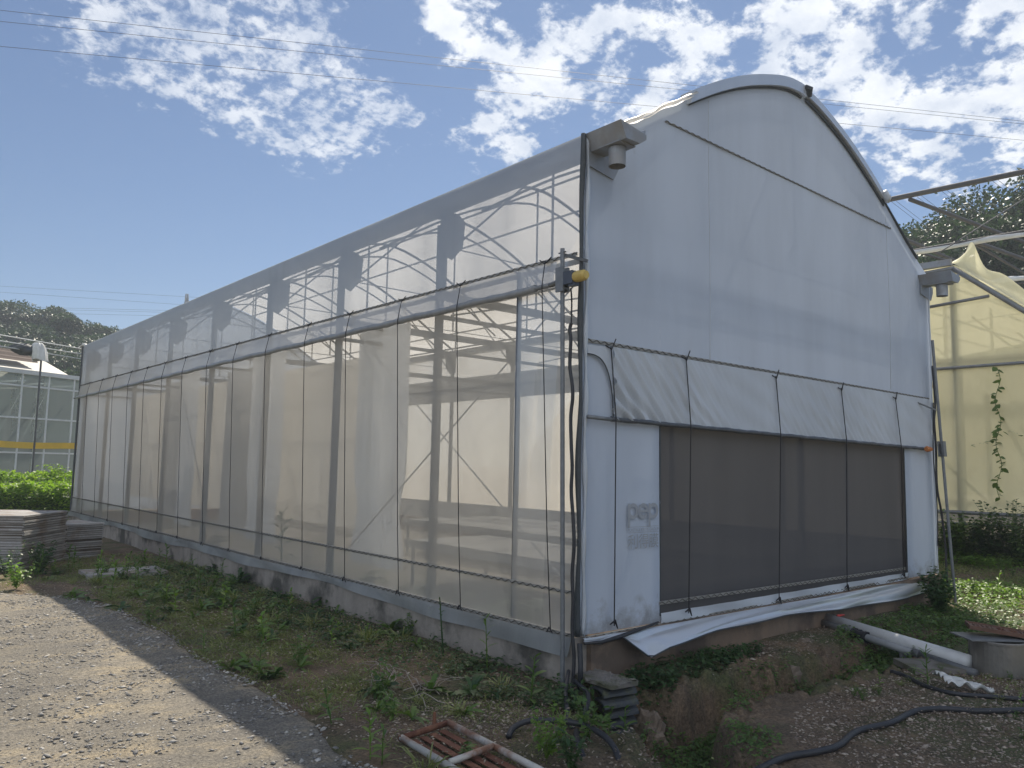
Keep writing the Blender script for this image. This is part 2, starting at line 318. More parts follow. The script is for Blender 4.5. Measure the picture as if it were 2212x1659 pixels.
gy = axis([(-120,-8,10),(-8,-3.6,20),(-3.6,.6,150),(.6,4.5,80),(4.5,14,130),(14,30,40),(30,70,14),(70,420,12)])
X, Y = np.meshgrid(gx, gy, indexing='ij'); Z = zg(X, Y)
V = np.stack([X.ravel(), Y.ravel(), Z.ravel()], 1); n2 = len(gy)
I = (np.arange(len(gx)-1)[:, None]*n2+np.arange(n2-1)[None, :]).ravel()
def groundmat():
    m, N, L = nodes('earth'); o = N.new('ShaderNodeOutputMaterial'); b = N.new('ShaderNodeBsdfPrincipled'); L.new(b.outputs[0], o.inputs[0]); b.inputs['Roughness'].default_value = .95
    a = texnoise(N, L, 2.2, 8, .68); c = ramp(N, L, a, [(.3, (.10,.073,.047)), (.5, (.17,.12,.077)), (.7, (.26,.175,.105))])
    moss = ramp(N, L, texnoise(N, L, .9, 7, .65), [(.46, (0,0,0)), (.6, (1,1,1))]); c = mixc(N, L, moss, c, (.085,.095,.035))
    fine = ramp(N, L, texnoise(N, L, 38, 4, .7), [(.35, (.45,.45,.45)), (.7, (1.35,1.35,1.35))]); c = mixc(N, L, 1.0, c, fine, 'MULTIPLY')
    spk = ramp(N, L, texnoise(N, L, 90, 2, .6), [(.66, (0,0,0)), (.72, (1,1,1))]); c = mixc(N, L, spk, c, (.24,.22,.19))
    L.new(c, b.inputs['Base Color'])
    bp = N.new('ShaderNodeBump'); bp.inputs['Strength'].default_value = .9; bp.inputs['Distance'].default_value = .03; L.new(texnoise(N, L, 26, 7, .72), bp.inputs['Height']); L.new(bp.outputs[0], b.inputs['Normal'])
    return m
g = fastmesh('ground', V, np.stack([I, I+n2, I+n2+1, I+1], 1), groundmat(), smooth=True); tag(g, kind='structure')
# road
EDGE = [(-9, -2.75), (-2, -2.62), (-.36, -2.60), (.31, -2.44), (1.6, -2.36), (3.1, -2.42), (4.6, -2.36), (6.3, -2.42), (7.4, -2.8), (8.4, -3.4), (9.2, -5.5), (9.8, -9)]
def xedge(y):
    ys, xs = zip(*EDGE); return np.interp(y, ys, xs)+.10*vn(np.asarray(y)*2.3, 5.5+0*np.asarray(y))+.06*vn(np.asarray(y)*9, 2.5+0*np.asarray(y))
ry = np.linspace(-8.5, 9.7, 330); us = np.concatenate([np.linspace(0, .12, 60, endpoint=False), np.linspace(.12, 1, 60)])
X = xedge(ry)[None, :]-us[:, None]*22; Y = np.broadcast_to(ry[None, :], X.shape)
def zroad(x, y): return zg(x, y)*0-.400+.016*fbm(x*.8, y*.8, 3)+.010*fbm(x*5, y*9, 4)
e = xedge(Y)-X; Z = zroad(X, Y)+.022*fbm(X*14, Y*14, 2)*.5; Z = np.where(e < .03, Z-.10, Z-.02*(1-sstep(0, .25, e)))
V = np.stack([X.ravel(), Y.ravel(), Z.ravel()], 1); n2 = len(ry); I = (np.arange(len(us)-1)[:, None]*n2+np.arange(n2-1)[None, :]).ravel()
def roadmat():
    m, N, L = nodes('road_surface'); o = N.new('ShaderNodeOutputMaterial'); b = N.new('ShaderNodeBsdfPrincipled'); L.new(b.outputs[0], o.inputs[0]); b.inputs['Roughness'].default_value = .9
    c = ramp(N, L, texnoise(N, L, 1.3, 6, .65, (1, 2.4, 1)), [(.35, (.19,.175,.155)), (.52, (.26,.235,.195)), (.66, (.40,.335,.235))])
    c = mixc(N, L, ramp(N, L, texnoise(N, L, .8, 6, .7, (1, .45, 1)), [(.47, (0,0,0)), (.6, (.45,.45,.45))]), c, (.13,.125,.115))
    f = ramp(N, L, texnoise(N, L, 42, 5, .75), [(.32, (.35,.35,.35)), (.68, (1.5,1.48,1.42))]); c = mixc(N, L, 1.0, c, f, 'MULTIPLY')
    L.new(c, b.inputs['Base Color'])
    bp = N.new('ShaderNodeBump'); bp.inputs['Strength'].default_value = 1; bp.inputs['Distance'].default_value = .03; L.new(texnoise(N, L, 30, 6, .75), bp.inputs['Height']); L.new(bp.outputs[0], b.inputs['Normal'])
    return m
road = fastmesh('road', V, np.stack([I, I+n2, I+n2+1, I+1], 1), roadmat(), smooth=True); tag(road, kind='structure')
# ------------------------------------------------------------------ loose stones
def stonesheet(name, P, S, mat, label=None):
    n = len(P); base = np.array([(1,0,0),(.35,.95,0),(-.8,.6,0),(-.85,-.55,0),(.3,-.95,0),(0,0,1),(0,0,-.6)], float)
    v = np.repeat(base[None], n, 0)*(1+rng.uniform(-.35, .35, (n, 7, 3)))
    v *= np.stack([S*rng.uniform(.7, 1.4, n), S*rng.uniform(.5, 1, n), S*rng.uniform(.22, .55, n)], 1)[:, None, :]
    a = rng.uniform(0, 6.28, n); c, s = np.cos(a), np.sin(a); v = np.stack([v[..., 0]*c[:, None]-v[..., 1]*s[:, None], v[..., 0]*s[:, None]+v[..., 1]*c[:, None], v[..., 2]], 2)
    tl = rng.uniform(-.45, .45, n); v[..., 2] += v[..., 0]*tl[:, None]
    v += P[:, None, :]; f = []
    for k in range(5): f += [(k, (k+1) % 5, 5), ((k+1) % 5, k, 6)]
    F = (np.arange(n)[:, None, None]*7+np.array(f)[None]).reshape(-1, 3)
    o = fastmesh(name, v.reshape(-1, 3), F, mat); tag(o, label, kind='stuff'); return o
def stonemat(name, c1, c2, c3):
    m, N, L = nodes(name); o = N.new('ShaderNodeOutputMaterial'); b = N.new('ShaderNodeBsdfPrincipled'); L.new(b.outputs[0], o.inputs[0]); b.inputs['Roughness'].default_value = .85
    geo = N.new('ShaderNodeNewGeometry'); c = ramp(N, L, geo.outputs['Random Per Island'], [(0, c1), (.6, c2), (1, c3)])
    c = mixc(N, L, 1.0, c, ramp(N, L, texnoise(N, L, 60, 3, .6), [(.3, (.7,.7,.7)), (.7, (1.2,1.2,1.2))]), 'MULTIPLY'); L.new(c, b.inputs['Base Color']); return m
n = 46000; y = rng.uniform(-3, 9.3, n)**1.0; x = xedge(y)-rng.uniform(0, 1, n)**1.25*5.2-.01
k = fbm(x*1.1, y*2.2, 3)+rng.uniform(-.25, .25, n) > -.12; x, y = x[k], y[k]; S = np.clip(rng.lognormal(-4.7, .55, len(x)), .004, .034)
stonesheet('road_gravel', np.stack([x, y, zroad(x, y)+S*.1], 1), S, stonemat('road_stone', (.15,.145,.14), (.30,.285,.26), (.52,.49,.44)), 'loose grey stones worn out of the road surface')
pts = []
def patch(cx_, cy_, rx, ry_, n): 
    r = np.sqrt(rng.random(n)); a = rng.uniform(0, 6.28, n); pts.append(np.stack([cx_+r*rx*np.cos(a), cy_+r*ry_*np.sin(a)], 1))
patch(1.9, -2.5, 1.9, .95, 6500); patch(-1.3, -.15, .85, .45, 1200); patch(-1.9, .2, .5, .8, 700); patch(-2.5, 8.3, 1.3, 1.0, 1500); patch(-1.6, 7.4, .9, 1.0, 900); patch(-1.3, 3, 1.2, 3, 900); patch(10, 0, 1.9, 3.5, 2600); patch(2.5, -.3, 3, .35, 700); patch(5, -1.2, 3, 1, 800)
P = np.concatenate(pts); P = P[(P[:, 0] > xedge(P[:, 1]))]; P = P[~((P[:, 0] > -.15) & (P[:, 0] < 8.1) & (P[:, 1] > -.02))]
z = zg(P[:, 0], P[:, 1]); k = (z > -.62) | (rng.random(len(z)) < .25); P, z = P[k], z[k]; S = np.clip(rng.lognormal(-4.75, .5, len(P)), .004, .034)
stonesheet('dirt_gravel', np.stack([P[:, 0], P[:, 1], z+S*.15], 1), S, stonemat('dirt_stone', (.15,.105,.075), (.29,.23,.18), (.5,.43,.35)), 'loose stones strewn over the brown earth')
# ------------------------------------------------------------------ greenhouse
W_, LEN, HE = 8.0, 20.6, 4.82
def archz(x):
    t = abs(x-4.0); return float(np.interp(t, [0, .95, 1.65, 2.36, 3.42, 4.0], [6.71, 6.44, 6.15, 5.75, 5.09, 4.78]))
def archp(x):  # smoothed
    k_ = min(.5, x*.8, (8-x)*.8) if 0 < x < 8 else 0; return (archz(x-k_)+2*archz(x-k_/2)+2*archz(x)+2*archz(x+k_/2)+archz(x+k_))/8
GH = empty('greenhouse', (4, 10, -.44), 'long white film greenhouse with an arched roof, blank white gable end and see-through side', 'greenhouse')
POSTY = [.06, 2.56, 5.1, 7.62, 10.25, 12.9, 15.5, 18.0, 20.5]
# plinth
b = MB(); b.box((-.07, -.0, -.8), (.12, LEN, -.02)); b.build('plinth', M['concrete'], GH)
b = MB(); b.box((.121, -.06, -1.1), (8.05, .12, -.02)); b.box((7.9, .121, -.8), (8.08, LEN, -.02)); b.box((.121, LEN-.15, -.8), (7.899, LEN, -.02)); b.build('plinth', M['orange'], GH)
b = MB(); b.box((.125, .125, -.6), (7.895, LEN-.16, -.36)); b.build('floor', M['slab'], GH)
# gable film with a window opening
wx0, wx1 = at(1421, 1100, 1, 0)[0], at(1952, 1100, 1, 0)[0]; wz0, wz1 = .06, 2.08
def gpt(x, z, y): return (x, y-.008*math.sin(x*1.2+.4)**2-.005*math.sin(2.1*z+x*.9)-.004*math.sin(x*5.1+1.3*math.sin(z*1.1))*(1 if z > 3 else .4), z)
def gwall(y, name, mat, hole=True):
    b = MB(); xs = sorted(set(list(np.linspace(0, 8, 41))+[wx0, wx1]))
    for x0, x1 in zip(xs[:-1], xs[1:]):
        def quad(z0a, z0b, z1a, z1b):
            N_ = 12
            b.grid(lambda u, v: gpt(x0+(x1-x0)*u, (z0a+(z0b-z0a)*u)*(1-v)+(z1a+(z1b-z1a)*u)*v, y), 1, N_)
        if hole and x0 >= wx0-1e-6 and x1 <= wx1+1e-6: quad(wz1, wz1, archp(x0), archp(x1)); quad(-.0, -.0, wz0, wz0)
        else: quad(0, 0, archp(x0), archp(x1))
    import bmesh
    o = b.build(name, mat, GH, smooth=True); bm = bmesh.new(); bm.from_mesh(o.data); bmesh.ops.remove_doubles(bm, verts=bm.verts, dist=.002); bm.to_mesh(o.data); bm.free(); return o
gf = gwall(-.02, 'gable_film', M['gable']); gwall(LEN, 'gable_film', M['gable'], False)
b = MB(); b.grid(lambda u, v: (wx0-.05+(wx1-wx0+.30)*u, .035, wz0-.05+(wz1-wz0+.08)*v), 8, 4); b.build('window_net', M['darknet'], GH)
b = MB(); xm = at(1728, 1000, 1, .1)[0]
b.box((xm-.035, .07, -.02), (xm+.035, .12, 2.6)); b.box((wx0-.1, .07, .24), (xm-.036, .115, .33)); b.box((xm+.036, .07, .24), (wx1+.1, .115, .33)); b.box((xm+1.2, .08, .34), (xm+1.24, .115, 2.1)); b.build('window_frame', M['alu'], GH)
for wx_ in (wx0, wx1): MB().box((wx_-.009, -.034, wz0), (wx_+.009, -.022, wz1)).build('window_edge', M['edge'], GH)
for xs_ in (2.05, 6.55):
    MB().tube([gpt(xs_+.01*math.sin(z*2), z, -.022) for z in np.linspace(2.8, archp(xs_)-.12, 40)], .004, 5).build('silhouette_seam', M['flap'], GH, smooth=True)  # thin strips stand in for seams and silhouettes of supports behind the film
# roof
b = MB(); b.grid(lambda u, v: (.03+7.94*u, .06+(LEN-.1)*v, archp(.03+7.94*u)+.012), 48, 24); b.build('roof_film', M['roof'], GH, smooth=True)
def archband(x0, x1, y0, y1, h, up, n=24):
    b = MB(); xs = np.linspace(x0, x1, n); b_ = []
    for x in xs:
        z = archp(x); b_ += [(x, y0, z+up), (x, y1, z+up), (x, y1, z+up-h), (x, y0, z+up-h)]
    F = []
    for i in range(n-1):
        for k in range(4): F.append((4*i+k, 4*i+(k+1) % 4, 4*i+4+(k+1) % 4, 4*i+4+k))
    b.add(b_, F+[(0, 1, 2, 3), (4*n-1, 4*n-2, 4*n-3, 4*n-4)]); return b
archband(1.62, 4.13, -.10, .05, .14, .07).build('gable_trim', M['flap'], GH)
archband(4.20, 6.38, -.085, .05, .10, .06).build('gable_trim', M['flap'], GH)
b = archband(1.66, 4.1, -.05, -.03, .02, -.075); b.build('trim_seam', M['edge'], GH); archband(4.22, 6.45, -.05, -.03, .045, -.05).build('trim_seam', M['edge'], GH)
archband(6.4, 7.6, -.05, .03, .02, .015).build('trim_seam', M['edge'], GH)
# bunched roof film between the gutter end and the top trim
def bunch(u, v):
    x = .10+1.6*u; a = v*5.2; r = .035*(1-.35*abs(u-.4)); return (x, -.09-r*math.cos(a)*1.4-.03*math.sin(9*u), archp(x)+.015+r*math.sin(a)*.9+.008*math.sin(17*u+2*a)+.006*math.sin(31*u))
MB().grid(bunch, 40, 14).build('bunched_film', M['roof'], GH, smooth=True)
MB().tube([(4.1, -.1, archp(4.1)+.05), (4.17, -.12, archp(4.17)+.03), (4.22, -.1, archp(4.2)-.05)], [.03, .055, .025], 8).build('clamp', M['edge'], GH)
MB().tube([(6.36, -.1, archp(6.36)+.05), (6.44, -.11, archp(6.44)+.0), (6.47, -.09, archp(6.5)-.02)], [.04, .06, .03], 8).build('film_end', M['flap'], GH, smooth=True)
# gutters
def gutter(x0, z0):
    prof = lambda zb: [(0, z0), (.08, zb), (.28, zb), (.37, z0-.03), (.37, z0-.0), (.36, z0), (.35, z0-.03), (.272, zb+.01), (.086, zb+.01), (.010, z0)]
    g_ = MB(); g_.prism([(x0+a, .02, z) for a, z in prof(z0-.14)], (0, LEN-.04, 0)); G = g_.build('gutter', M['gutter'], GH)
    e_ = MB(); e_.prism([(x0+a, -.50, z) for a, z in prof(z0-.16)], (0, .515, 0)); e_.prism([(x0+.0, -.512, z0-.0), (x0+.08, -.512, z0-.16), (x0+.28, -.512, z0-.16), (x0+.37, -.512, z0-.10), (x0+.37, -.512, z0-.05)], (0, .012, 0))
    e_.build('gutter_end', M['gutter'], G)
    d_ = MB(); d_.box((x0+.055, -.44, z0-.172), (x0+.295, -.17, z0-.161)); d_.tube([(x0+.175, -.31, z0-.178), (x0+.175, -.31, z0-.36)], [.085, .083], 20, False); d_.tube([(x0+.175, -.31, z0-.35), (x0+.175, -.31, z0-.178)], .078, 20, False); d_.build('downspout', M['gutter'], G, smooth=False)
    p_ = MB(); p_.prism([(x0+.06, -.045, z0-.02), (x0+.04, -.045, z0-.30), (x0+.42, -.045, z0-.36), (x0+.50, -.045, z0-.22), (x0+.50, -.045, z0-.13), (x0+.2, -.045, z0-.1)], (0, .012, 0)); p_.build('gusset_plate', M['gutter'], G)
    return G
gutter(-.015, 4.83); gutter(7.64, 4.73)
# frame posts, gussets, trusses
for i, y in enumerate(POSTY):
    for x in (.12, 7.86):
        b = MB(); b.box((x-.045, y-.03, -.35), (x+.045, y+.03, 4.5)); b.build('post', M['steel'], GH)
        s = 1 if x < 4 else -1
        b = MB(); b.prism([(x-s*.06, y-.07, 4.68), (x-s*.06, y-.07, 4.14), (x+s*.12, y-.07, 4.08), (x+s*.28, y-.07, 4.26), (x+s*.31, y-.07, 4.60), (x+s*.2, y-.07, 4.68)], (0, .012, 0)); b.build('gusset', M['steel'], GH)
    b = MB(); xs = np.linspace(.15, 7.85, 26)
    b.tube([(x, y, archp(x)-.06) for x in xs], .028, 6); b.tube([(x, y, archp(x)-.36) for x in np.linspace(.75, 7.25, 20)], .02, 6); b.build('arch', M['steel'], GH)
    b = MB()
    if i % 2 == 0 or i == 1: b.bar((.15, y, 3.62), (7.85, y, 3.62), .05, .10); b.bar((.15, y, 3.36), (7.85, y, 3.36), .04, .05)
    b.tube([(.2, y, 4.25), (7.8, y, 4.25)], .009, 5)
    for x in (2.0, 4, 6.0): b.bar((x, y, 4.25), (x, y, archp(x)-.06), .025, .025, (1, 0, 0))
    for xa, xb in ((.3, 2.0), (7.7, 6.0)): b.bar((xa, y, 4.25), (xb, y, archp(xb)-.1), .022, .022, (0, 1, 0))
    b.build('truss', M['steel'], GH)
b = MB()
for x in (.75, 1.9, 3.1, 4.0, 4.9, 6.1, 7.25): b.bar((x, .1, archp(x)-.10), (x, LEN-.1, archp(x)-.10), .03, .03)
for x in (2.65, 5.35): b.bar((x, .1, 4.22), (x, LEN-.1, 4.22), .03, .03)
b.bar((.2, .1, 3.64), (.2, LEN-.1, 3.64), .03, .05); b.bar((7.8, .1, 3.64), (7.8, LEN-.1, 3.64), .03, .05)
b.build('purlins', M['steel'], GH)
b = MB()
for (ya, yb) in ((.2, 5.0),):
    b.tube([(.26, ya, .25), (.26, yb, 3.55)], .009, 5); b.tube([(.28, ya, 3.55), (.28, yb, .25)], .009, 5)
for (ya, yb) in ((10.3, 12.8),): b.tube([(.26, ya, .25), (.26, yb, 3.55)], .009, 5)
for (xa, xb, y) in ((.3, 3.9, 2.56), (4.1, 7.7, 5.1)): b.tube([(xa, y, 3.4), (xb, y, 4.3)], .012, 5)
b.build('brace', M['galv'], GH)
# side film, net and lower band
nx0 = .92
def sheetgrid(x, y0, y1, z0, z1, nu, nv, amp, k): return MB().grid(lambda u, v: (x+amp*math.sin(k*(y0+(y1-y0)*u)+2*v)*math.sin(3.1*v+u*9), y0+(y1-y0)*u, z0+(z1-z0)*v), nu, nv)
sheetgrid(-.03, 0, LEN, 3.62, 4.82, 90, 8, .004, 3).build('side_film', M['side'], GH, smooth=True)
sheetgrid(-.03, 0, nx0, -.0, 3.62, 12, 14, .006, 3).build('side_film', M['side'], GH, smooth=True)
sheetgrid(-.03, nx0, LEN, -.0, .39, 90, 3, .006, 5).build('side_film', M['side'], GH, smooth=True)
sheetgrid(.0, nx0, LEN, .39, 3.62, 60, 6, .0, 1).build('side_net', M['net'], GH)
zp = lambda y: float(np.interp(y, [0, 20], [at(1190, 616, 0, -.09)[2], at(190, 854, 0, -.09)[2]]))
MB().grid(lambda u, v: (-.045-.05*(1-v)-.006*math.sin(u*160+4*v), .3+20.2*u, zp(.3+20.2*u)*(1-v)+3.62*v), 200, 5).build('rolled_curtain', M['roll'], GH, smooth=True)
ys = np.linspace(.55, 20.5, 120); MB().tube([(-.10+.004*math.sin(y*11), y, zp(y)+.006*math.sin(y*5)) for y in ys], [.038+.004*math.sin(y*17) for y in ys], 10).build('curtain_roll', M['rollgrey'], GH, smooth=True)
MB().tube([(-.10, .05, zp(.1)), (-.10, 20.9, zp(20.9))], .025, 10).build('roll_pipe', M['galv'], GH, smooth=True)
MB().tube([(.0, nx0, .02), (.0, nx0, 3.6)], .03, 10).build('edge_pipe', M['galv'], GH, smooth=True)
MB().grid(lambda u, v: (7.97+.006*math.sin(u*60), .02+(LEN-.04)*u, .0+4.7*v), 80, 8).build('side_film', M['roof'], GH, smooth=True)
b = MB(); b.box((7.80, .2, 3.30), (7.83, LEN-.2, 3.95)); b.build('side_screen', M['darkcurt'], GH)
for z0, z1 in ((0., .5),): b = MB(); b.box((7.80, .2, z0), (7.83, LEN-.2, z1)); b.build('side_screen', M['darkcurt'], GH)
def wig(a, bb, side, name='wire_lock', wd_=.034, am=.014):
    a, bb = np.asarray(a, float), np.asarray(bb, float); d = bb-a; L_ = np.linalg.norm(d); d /= L_; up = np.array([0, 0, 1.])
    ch = MB(); ch.bar(a, bb, .012, wd_); C = ch.build(name, M['batten'], GH); n_ = int(L_/.028)
    MB().tube([a+d*(i*.028)+np.asarray(side)*.012+up*am*math.sin(i*1.57) for i in range(n_+1)], .0045, 4).build('wire', M['wiggle'], C)
for z in (3.63, .39, .0): wig((-.045, .02, z), (-.045, LEN, z), (-1, 0, 0))
gz = lambda px, py: at(px, py, 1, -.035)
wig(gz(1258, 733)+[.05, 0, 0], gz(2007, 862), (0, -1, 0)); wig(gz(1424, 1303), gz(1955, 1228), (0, -1, 0)); wig(gz(1262, 1380), gz(1962, 1247), (0, -1, 0)); wig(gz(1437, 262), gz(1924, 494), (0, -1, 0), wd_=.014, am=.009)
# corner edge strips
ys = np.linspace(0, 4.83, 60); MB().tube([(-.035+.006*math.sin(z*3.1), -.03+.008*math.sin(z*5), z) for z in ys], [.024+.006*math.sin(z*4.3+1) for z in ys], 7).build('corner_strip', M['edge'], GH, smooth=True)
ys = np.linspace(0, 4.8, 60); MB().tube([(.03+.008*math.sin(z*6.1), -.04, z) for z in ys], [.020+.008*math.sin(z*9.3) for z in ys], 7).build('corner_strip', M['flap'], GH, smooth=True)
MB().tube([(-.035, LEN, z) for z in ys], .03, 6).build('corner_strip', M['edge'], GH)
MB().tube([(8.0, -.03+.006*math.sin(z*5), z) for z in np.linspace(-.05, 4.6, 40)], .016, 6).build('corner_strip', M['flap'], GH, smooth=True)
b = MB(); b.grid(lambda u, v: (.1+.25*math.sin(3.1*v)*(u*1.6-.6)-.1, LEN+.05+.3*math.cos(3.1*v)*(.3+u), 4.78+.14*math.sin(3.1*u)+.05*math.sin(9*v+5*u)-.25*v*u), 10, 10); b.build('wrapped_film', M['clothwhite'], GH, smooth=True)
# skirts
MB().grid(lambda u, v: (-.085-.03*v-.025*math.sin(u*70+v)*v-.012*math.sin(u*23), .0+LEN*u, -.01-(.12+.04*math.sin(u*19)*math.sin(u*7)+.05*(1-u)*(u < .06))*v), 260, 4).build('skirt', M['skirt'], GH, smooth=True)
SK = [(1252, 1392, .02), (1300, 1395, .05), (1343, 1372, .08), (1352, 1385, .12), (1400, 1423, .2), (1440, 1400, .2), (1561, 1362, .17), (1700, 1330, .15), (1830, 1315, .13), (1960, 1293, .10), (2000, 1282, .06)]
def skl(x):
    xs = [at(p_[0], p_[1], 1, -.06-p_[2])[0] for p_ in SK]; zs = [at(p_[0], p_[1], 1, -.06-p_[2])[2] for p_ in SK]; os_ = [p_[2] for p_ in SK]; return np.interp(x, xs, zs), np.interp(x, xs, os_)
zt = lambda x: np.interp(x, [0, 1.2, 7], [-.0, .0, -.0])-.02
def skf(u, v):
    x = .02+7.4*u; zl, of = skl(x); s = math.sin(v*9+x*1.3)*.018*(v*(1-v)*4)
    return (x+.05*v*math.sin(x*2), -.045-of*(v**.8)-s-.02*math.sin(x*3.7+v*4)*v, zt(x)*(1-v)+zl*v+.012*math.sin(v*12+x*2.2)*v*(1-v)*4)
SKO = MB().grid(skf, 150, 14).build('skirt', M['flap'], GH, smooth=True)
MB().tube([skf(u, 1.0) for u in np.linspace(.045, 1, 90)], .008, 5).build('hem', M['edge'], SKO)
MB().tube([at(1262, 1390, 1, -.09), at(1300, 1387, 1, -.11), at(1340, 1375, 1, -.11), at(1380, 1360, 1, -.09), at(1422, 1344, 1, -.06)], [.012, .018, .022, .018, .01], 8).build('hem', M['rubber'], SKO, smooth=True)
# gable curtain band with diagonal creases, its roll and the bare pipe end
pA, pB = at(1322, 905, 1, -.1), at(2005, 970, 1, -.1); tA, tB = gz(1322, 748), gz(2007, 862)
def gband(u, v):
    x = tA[0]+(7.85-tA[0])*u; zt_ = np.interp(x, [tA[0], tB[0]], [tA[2], tB[2]])-.01; zb = np.interp(x, [pA[0], pB[0]], [pA[2], pB[2]])
    z = zt_*v+zb*(1-v); s = (x-.0)*1+(z)*.95
    a = .5+.5*math.sin(x*1.3+1); a = a*(1-.75*sstep(3.2, 4.4, x))
    r_ = .013*math.sin(s*30+1.5*math.sin(z*6)+math.sin(x*5))*(.4+.6*math.sin(x*2.3+z*3)**2)+.009*math.sin(s*55+x*4+3*math.sin(s*3))
    return (x, -.055-.018*(1-v)-a*r_*2.6*(1-.5*v)-.004*math.sin(z*20+x*7), z)
MB().grid(gband, 300, 44).build('gable_curtain', M['flap'], GH, smooth=True)
xs = np.linspace(pA[0], 7.75, 90)
MB().tube([(x, -.085+.004*math.sin(x*13), np.interp(x, [pA[0], pB[0]], [pA[2], pB[2]])+.002*math.sin(x*9)) for x in xs], [.024+.003*math.sin(x*23) for x in xs], 10).build('curtain_roll', M['rolldark'], GH, smooth=True)
pe = at(1270, 900, 1, -.09); pm2 = at(1322, 906, 1, -.09); MB().tube([pe, pm2+[.1, 0, -.003]], .02, 12).build('roll_pipe', M['galv'], GH, smooth=True)
# loose flap at the near corner of the gable
def gflap(u, v):
    x = .05+(tA[0]-.02)*u*.96; zt_ = 2.74; zb = 2.05+.60*(1-u**2.6)**.5 if True else 0
    return (x, -.045-.02*math.sin(3.1*u), zt_*v+zb*(1-v))
MB().grid(gflap, 16, 6).build('gable_flap', M['flap'], GH, smooth=True)
MB().tube([gflap(u, 0) for u in np.linspace(0, 1, 24)], .006, 5).build('flap_seam', M['edge'], GH)
# lower band under the window
MB().grid(lambda u, v: (wx0+(wx1-wx0)*u, -.04-.008*math.sin(u*23+v*3)-.006*math.sin(u*61), -.01+.10*v), 80, 4).build('sill_film', M['flap'], GH, smooth=True)
# ropes
for y in (.46, 1.89, 3.14, 4.47, 5.74, 7.17, 8.55, 9.87, 11.26, 12.58, 13.88, 15.18, 16.54, 17.9, 19.25):
    b = MB(); zz = zp(y); b.tube([(-.06, y, 3.64), (-.145, y-.05, zz), (-.10, y-.13, .9), (-.075, y-.17, .02)], .0055, 5)
    b.tube([(-.06, y-.09, 3.66), (-.075, y-.01, 3.60), (-.06, y+.08, 3.655)], .007, 4); b.tube([(-.08, y-.22, -.03), (-.095, y-.17, .04), (-.08, y-.12, -.02)], .008, 4); b.build('rope', M['black'], GH)
for (a, c, e_, f) in ((1320, 748, 1327, 1352), (1482, 772, 1488, 1325), (1676, 812, 1683, 1300), (1817, 838, 1830, 1272), (1934, 858, 1952, 1245)):
    A, B = at(a, c, 1, -.07), at(e_, f, 1, -.08); m_ = A*.75+B*.25; m_[1] = -.128; m_[2] = np.interp(A[0], [pA[0], pB[0]], [pA[2], pB[2]])
    b = MB(); b.tube([A, m_, B], .0065, 5); b.tube([A+[-.08, 0, .0], A+[0, -.01, -.03], A+[.07, 0, .08]], .008, 4); b.tube([B+[-.06, 0, .02], B+[0, -.01, .05], B+[.05, 0, -.03]], [.006, .014, .006], 5); b.build('rope', M['black'], GH)
# printed mark on the film
LX0, LX1 = at(1348, 1085, 1, 0)[0], at(1413, 1085, 1, 0)[0]; LZ = lambda py: at(1380, py, 1, 0)[2]
prt = MB(); yl = -.052
def ring(cx_, cz_, ro, ri, a0=0, a1=2*math.pi, n=28):
    global yl; yl -= .0006
    for i in range(n):
        a, b_ = a0+(a1-a0)*i/n, a0+(a1-a0)*(i+1)/n
        prt.add([(cx_+ri*math.cos(a), yl, cz_+ri*math.sin(a)), (cx_+ro*math.cos(a), yl, cz_+ro*math.sin(a)), (cx_+ro*math.cos(b_), yl, cz_+ro*math.sin(b_)), (cx_+ri*math.cos(b_), yl, cz_+ri*math.sin(b_))], [(0, 1, 2, 3)])
def rect(x0, x1, z0, z1):
    global yl; yl -= .0006
    prt.add([(x0, yl, z0), (x1, yl, z0), (x1, yl, z1), (x0, yl, z1)], [(0, 1, 2, 3)])
w_ = LX1-LX0; r_ = w_/6*1.02; zc = LZ(1103)
ring(LX0+r_*1.0, zc, r_, r_*.55); rect(LX0, LX0+r_*.42, zc-r_*2.05, zc+r_*.95)
ring(LX0+r_*2.95, zc, r_, r_*.55, .0, 5.75); rect(LX0+r_*2.2, LX0+r_*3.93, zc-.15*r_, zc+.18*r_)
ring(LX0+r_*4.9, zc, r_, r_*.55); rect(LX0+r_*3.92, LX0+r_*4.32, zc-r_*2.05, zc+r_*.95)
ring(LX1+.02, zc+r_, .012, .008, n=10); rect(LX0, LX1, LZ(1137), LZ(1136)); rect(LX0, LX1, LZ(1149), LZ(1148))
LO = prt.build('printed_logo', M['ink'], gf)
def text(s, x0, x1, z0, z1, y, parent, mat, name='printed_words', bold=0.0):
    cu = bpy.data.curves.new('t', 'FONT'); cu.body = s; cu.offset = bold; to = bpy.data.objects.new('t', cu); col.objects.link(to); bpy.context.view_layer.update()
    me = bpy.data.meshes.new_from_object(to.evaluated_get(bpy.context.evaluated_depsgraph_get())); bpy.data.objects.remove(to)
    v = np.array([tuple(q.co) for q in me.vertices]); 
    if len(v) == 0: return
    lo_, hi = v.min(0), v.max(0); f = [tuple(p_.vertices) for p_ in me.polygons]
    b = MB(); b.v = [(x0+(q[0]-lo_[0])/(hi[0]-lo_[0])*(x1-x0), y, z0+(q[1]-lo_[1])/(hi[1]-lo_[1])*(z1-z0)) for q in v]; b.f = f
    return b.build(name, mat, parent)
text('PLASTIKA KRITIS GROUP', LX0, LX1, LZ(1146.5), LZ(1139.5), yl, gf, M['ink'])
text('利得膜', LX0, LX1, LZ(1183), LZ(1152), yl, gf, M['ink'], bold=.005)
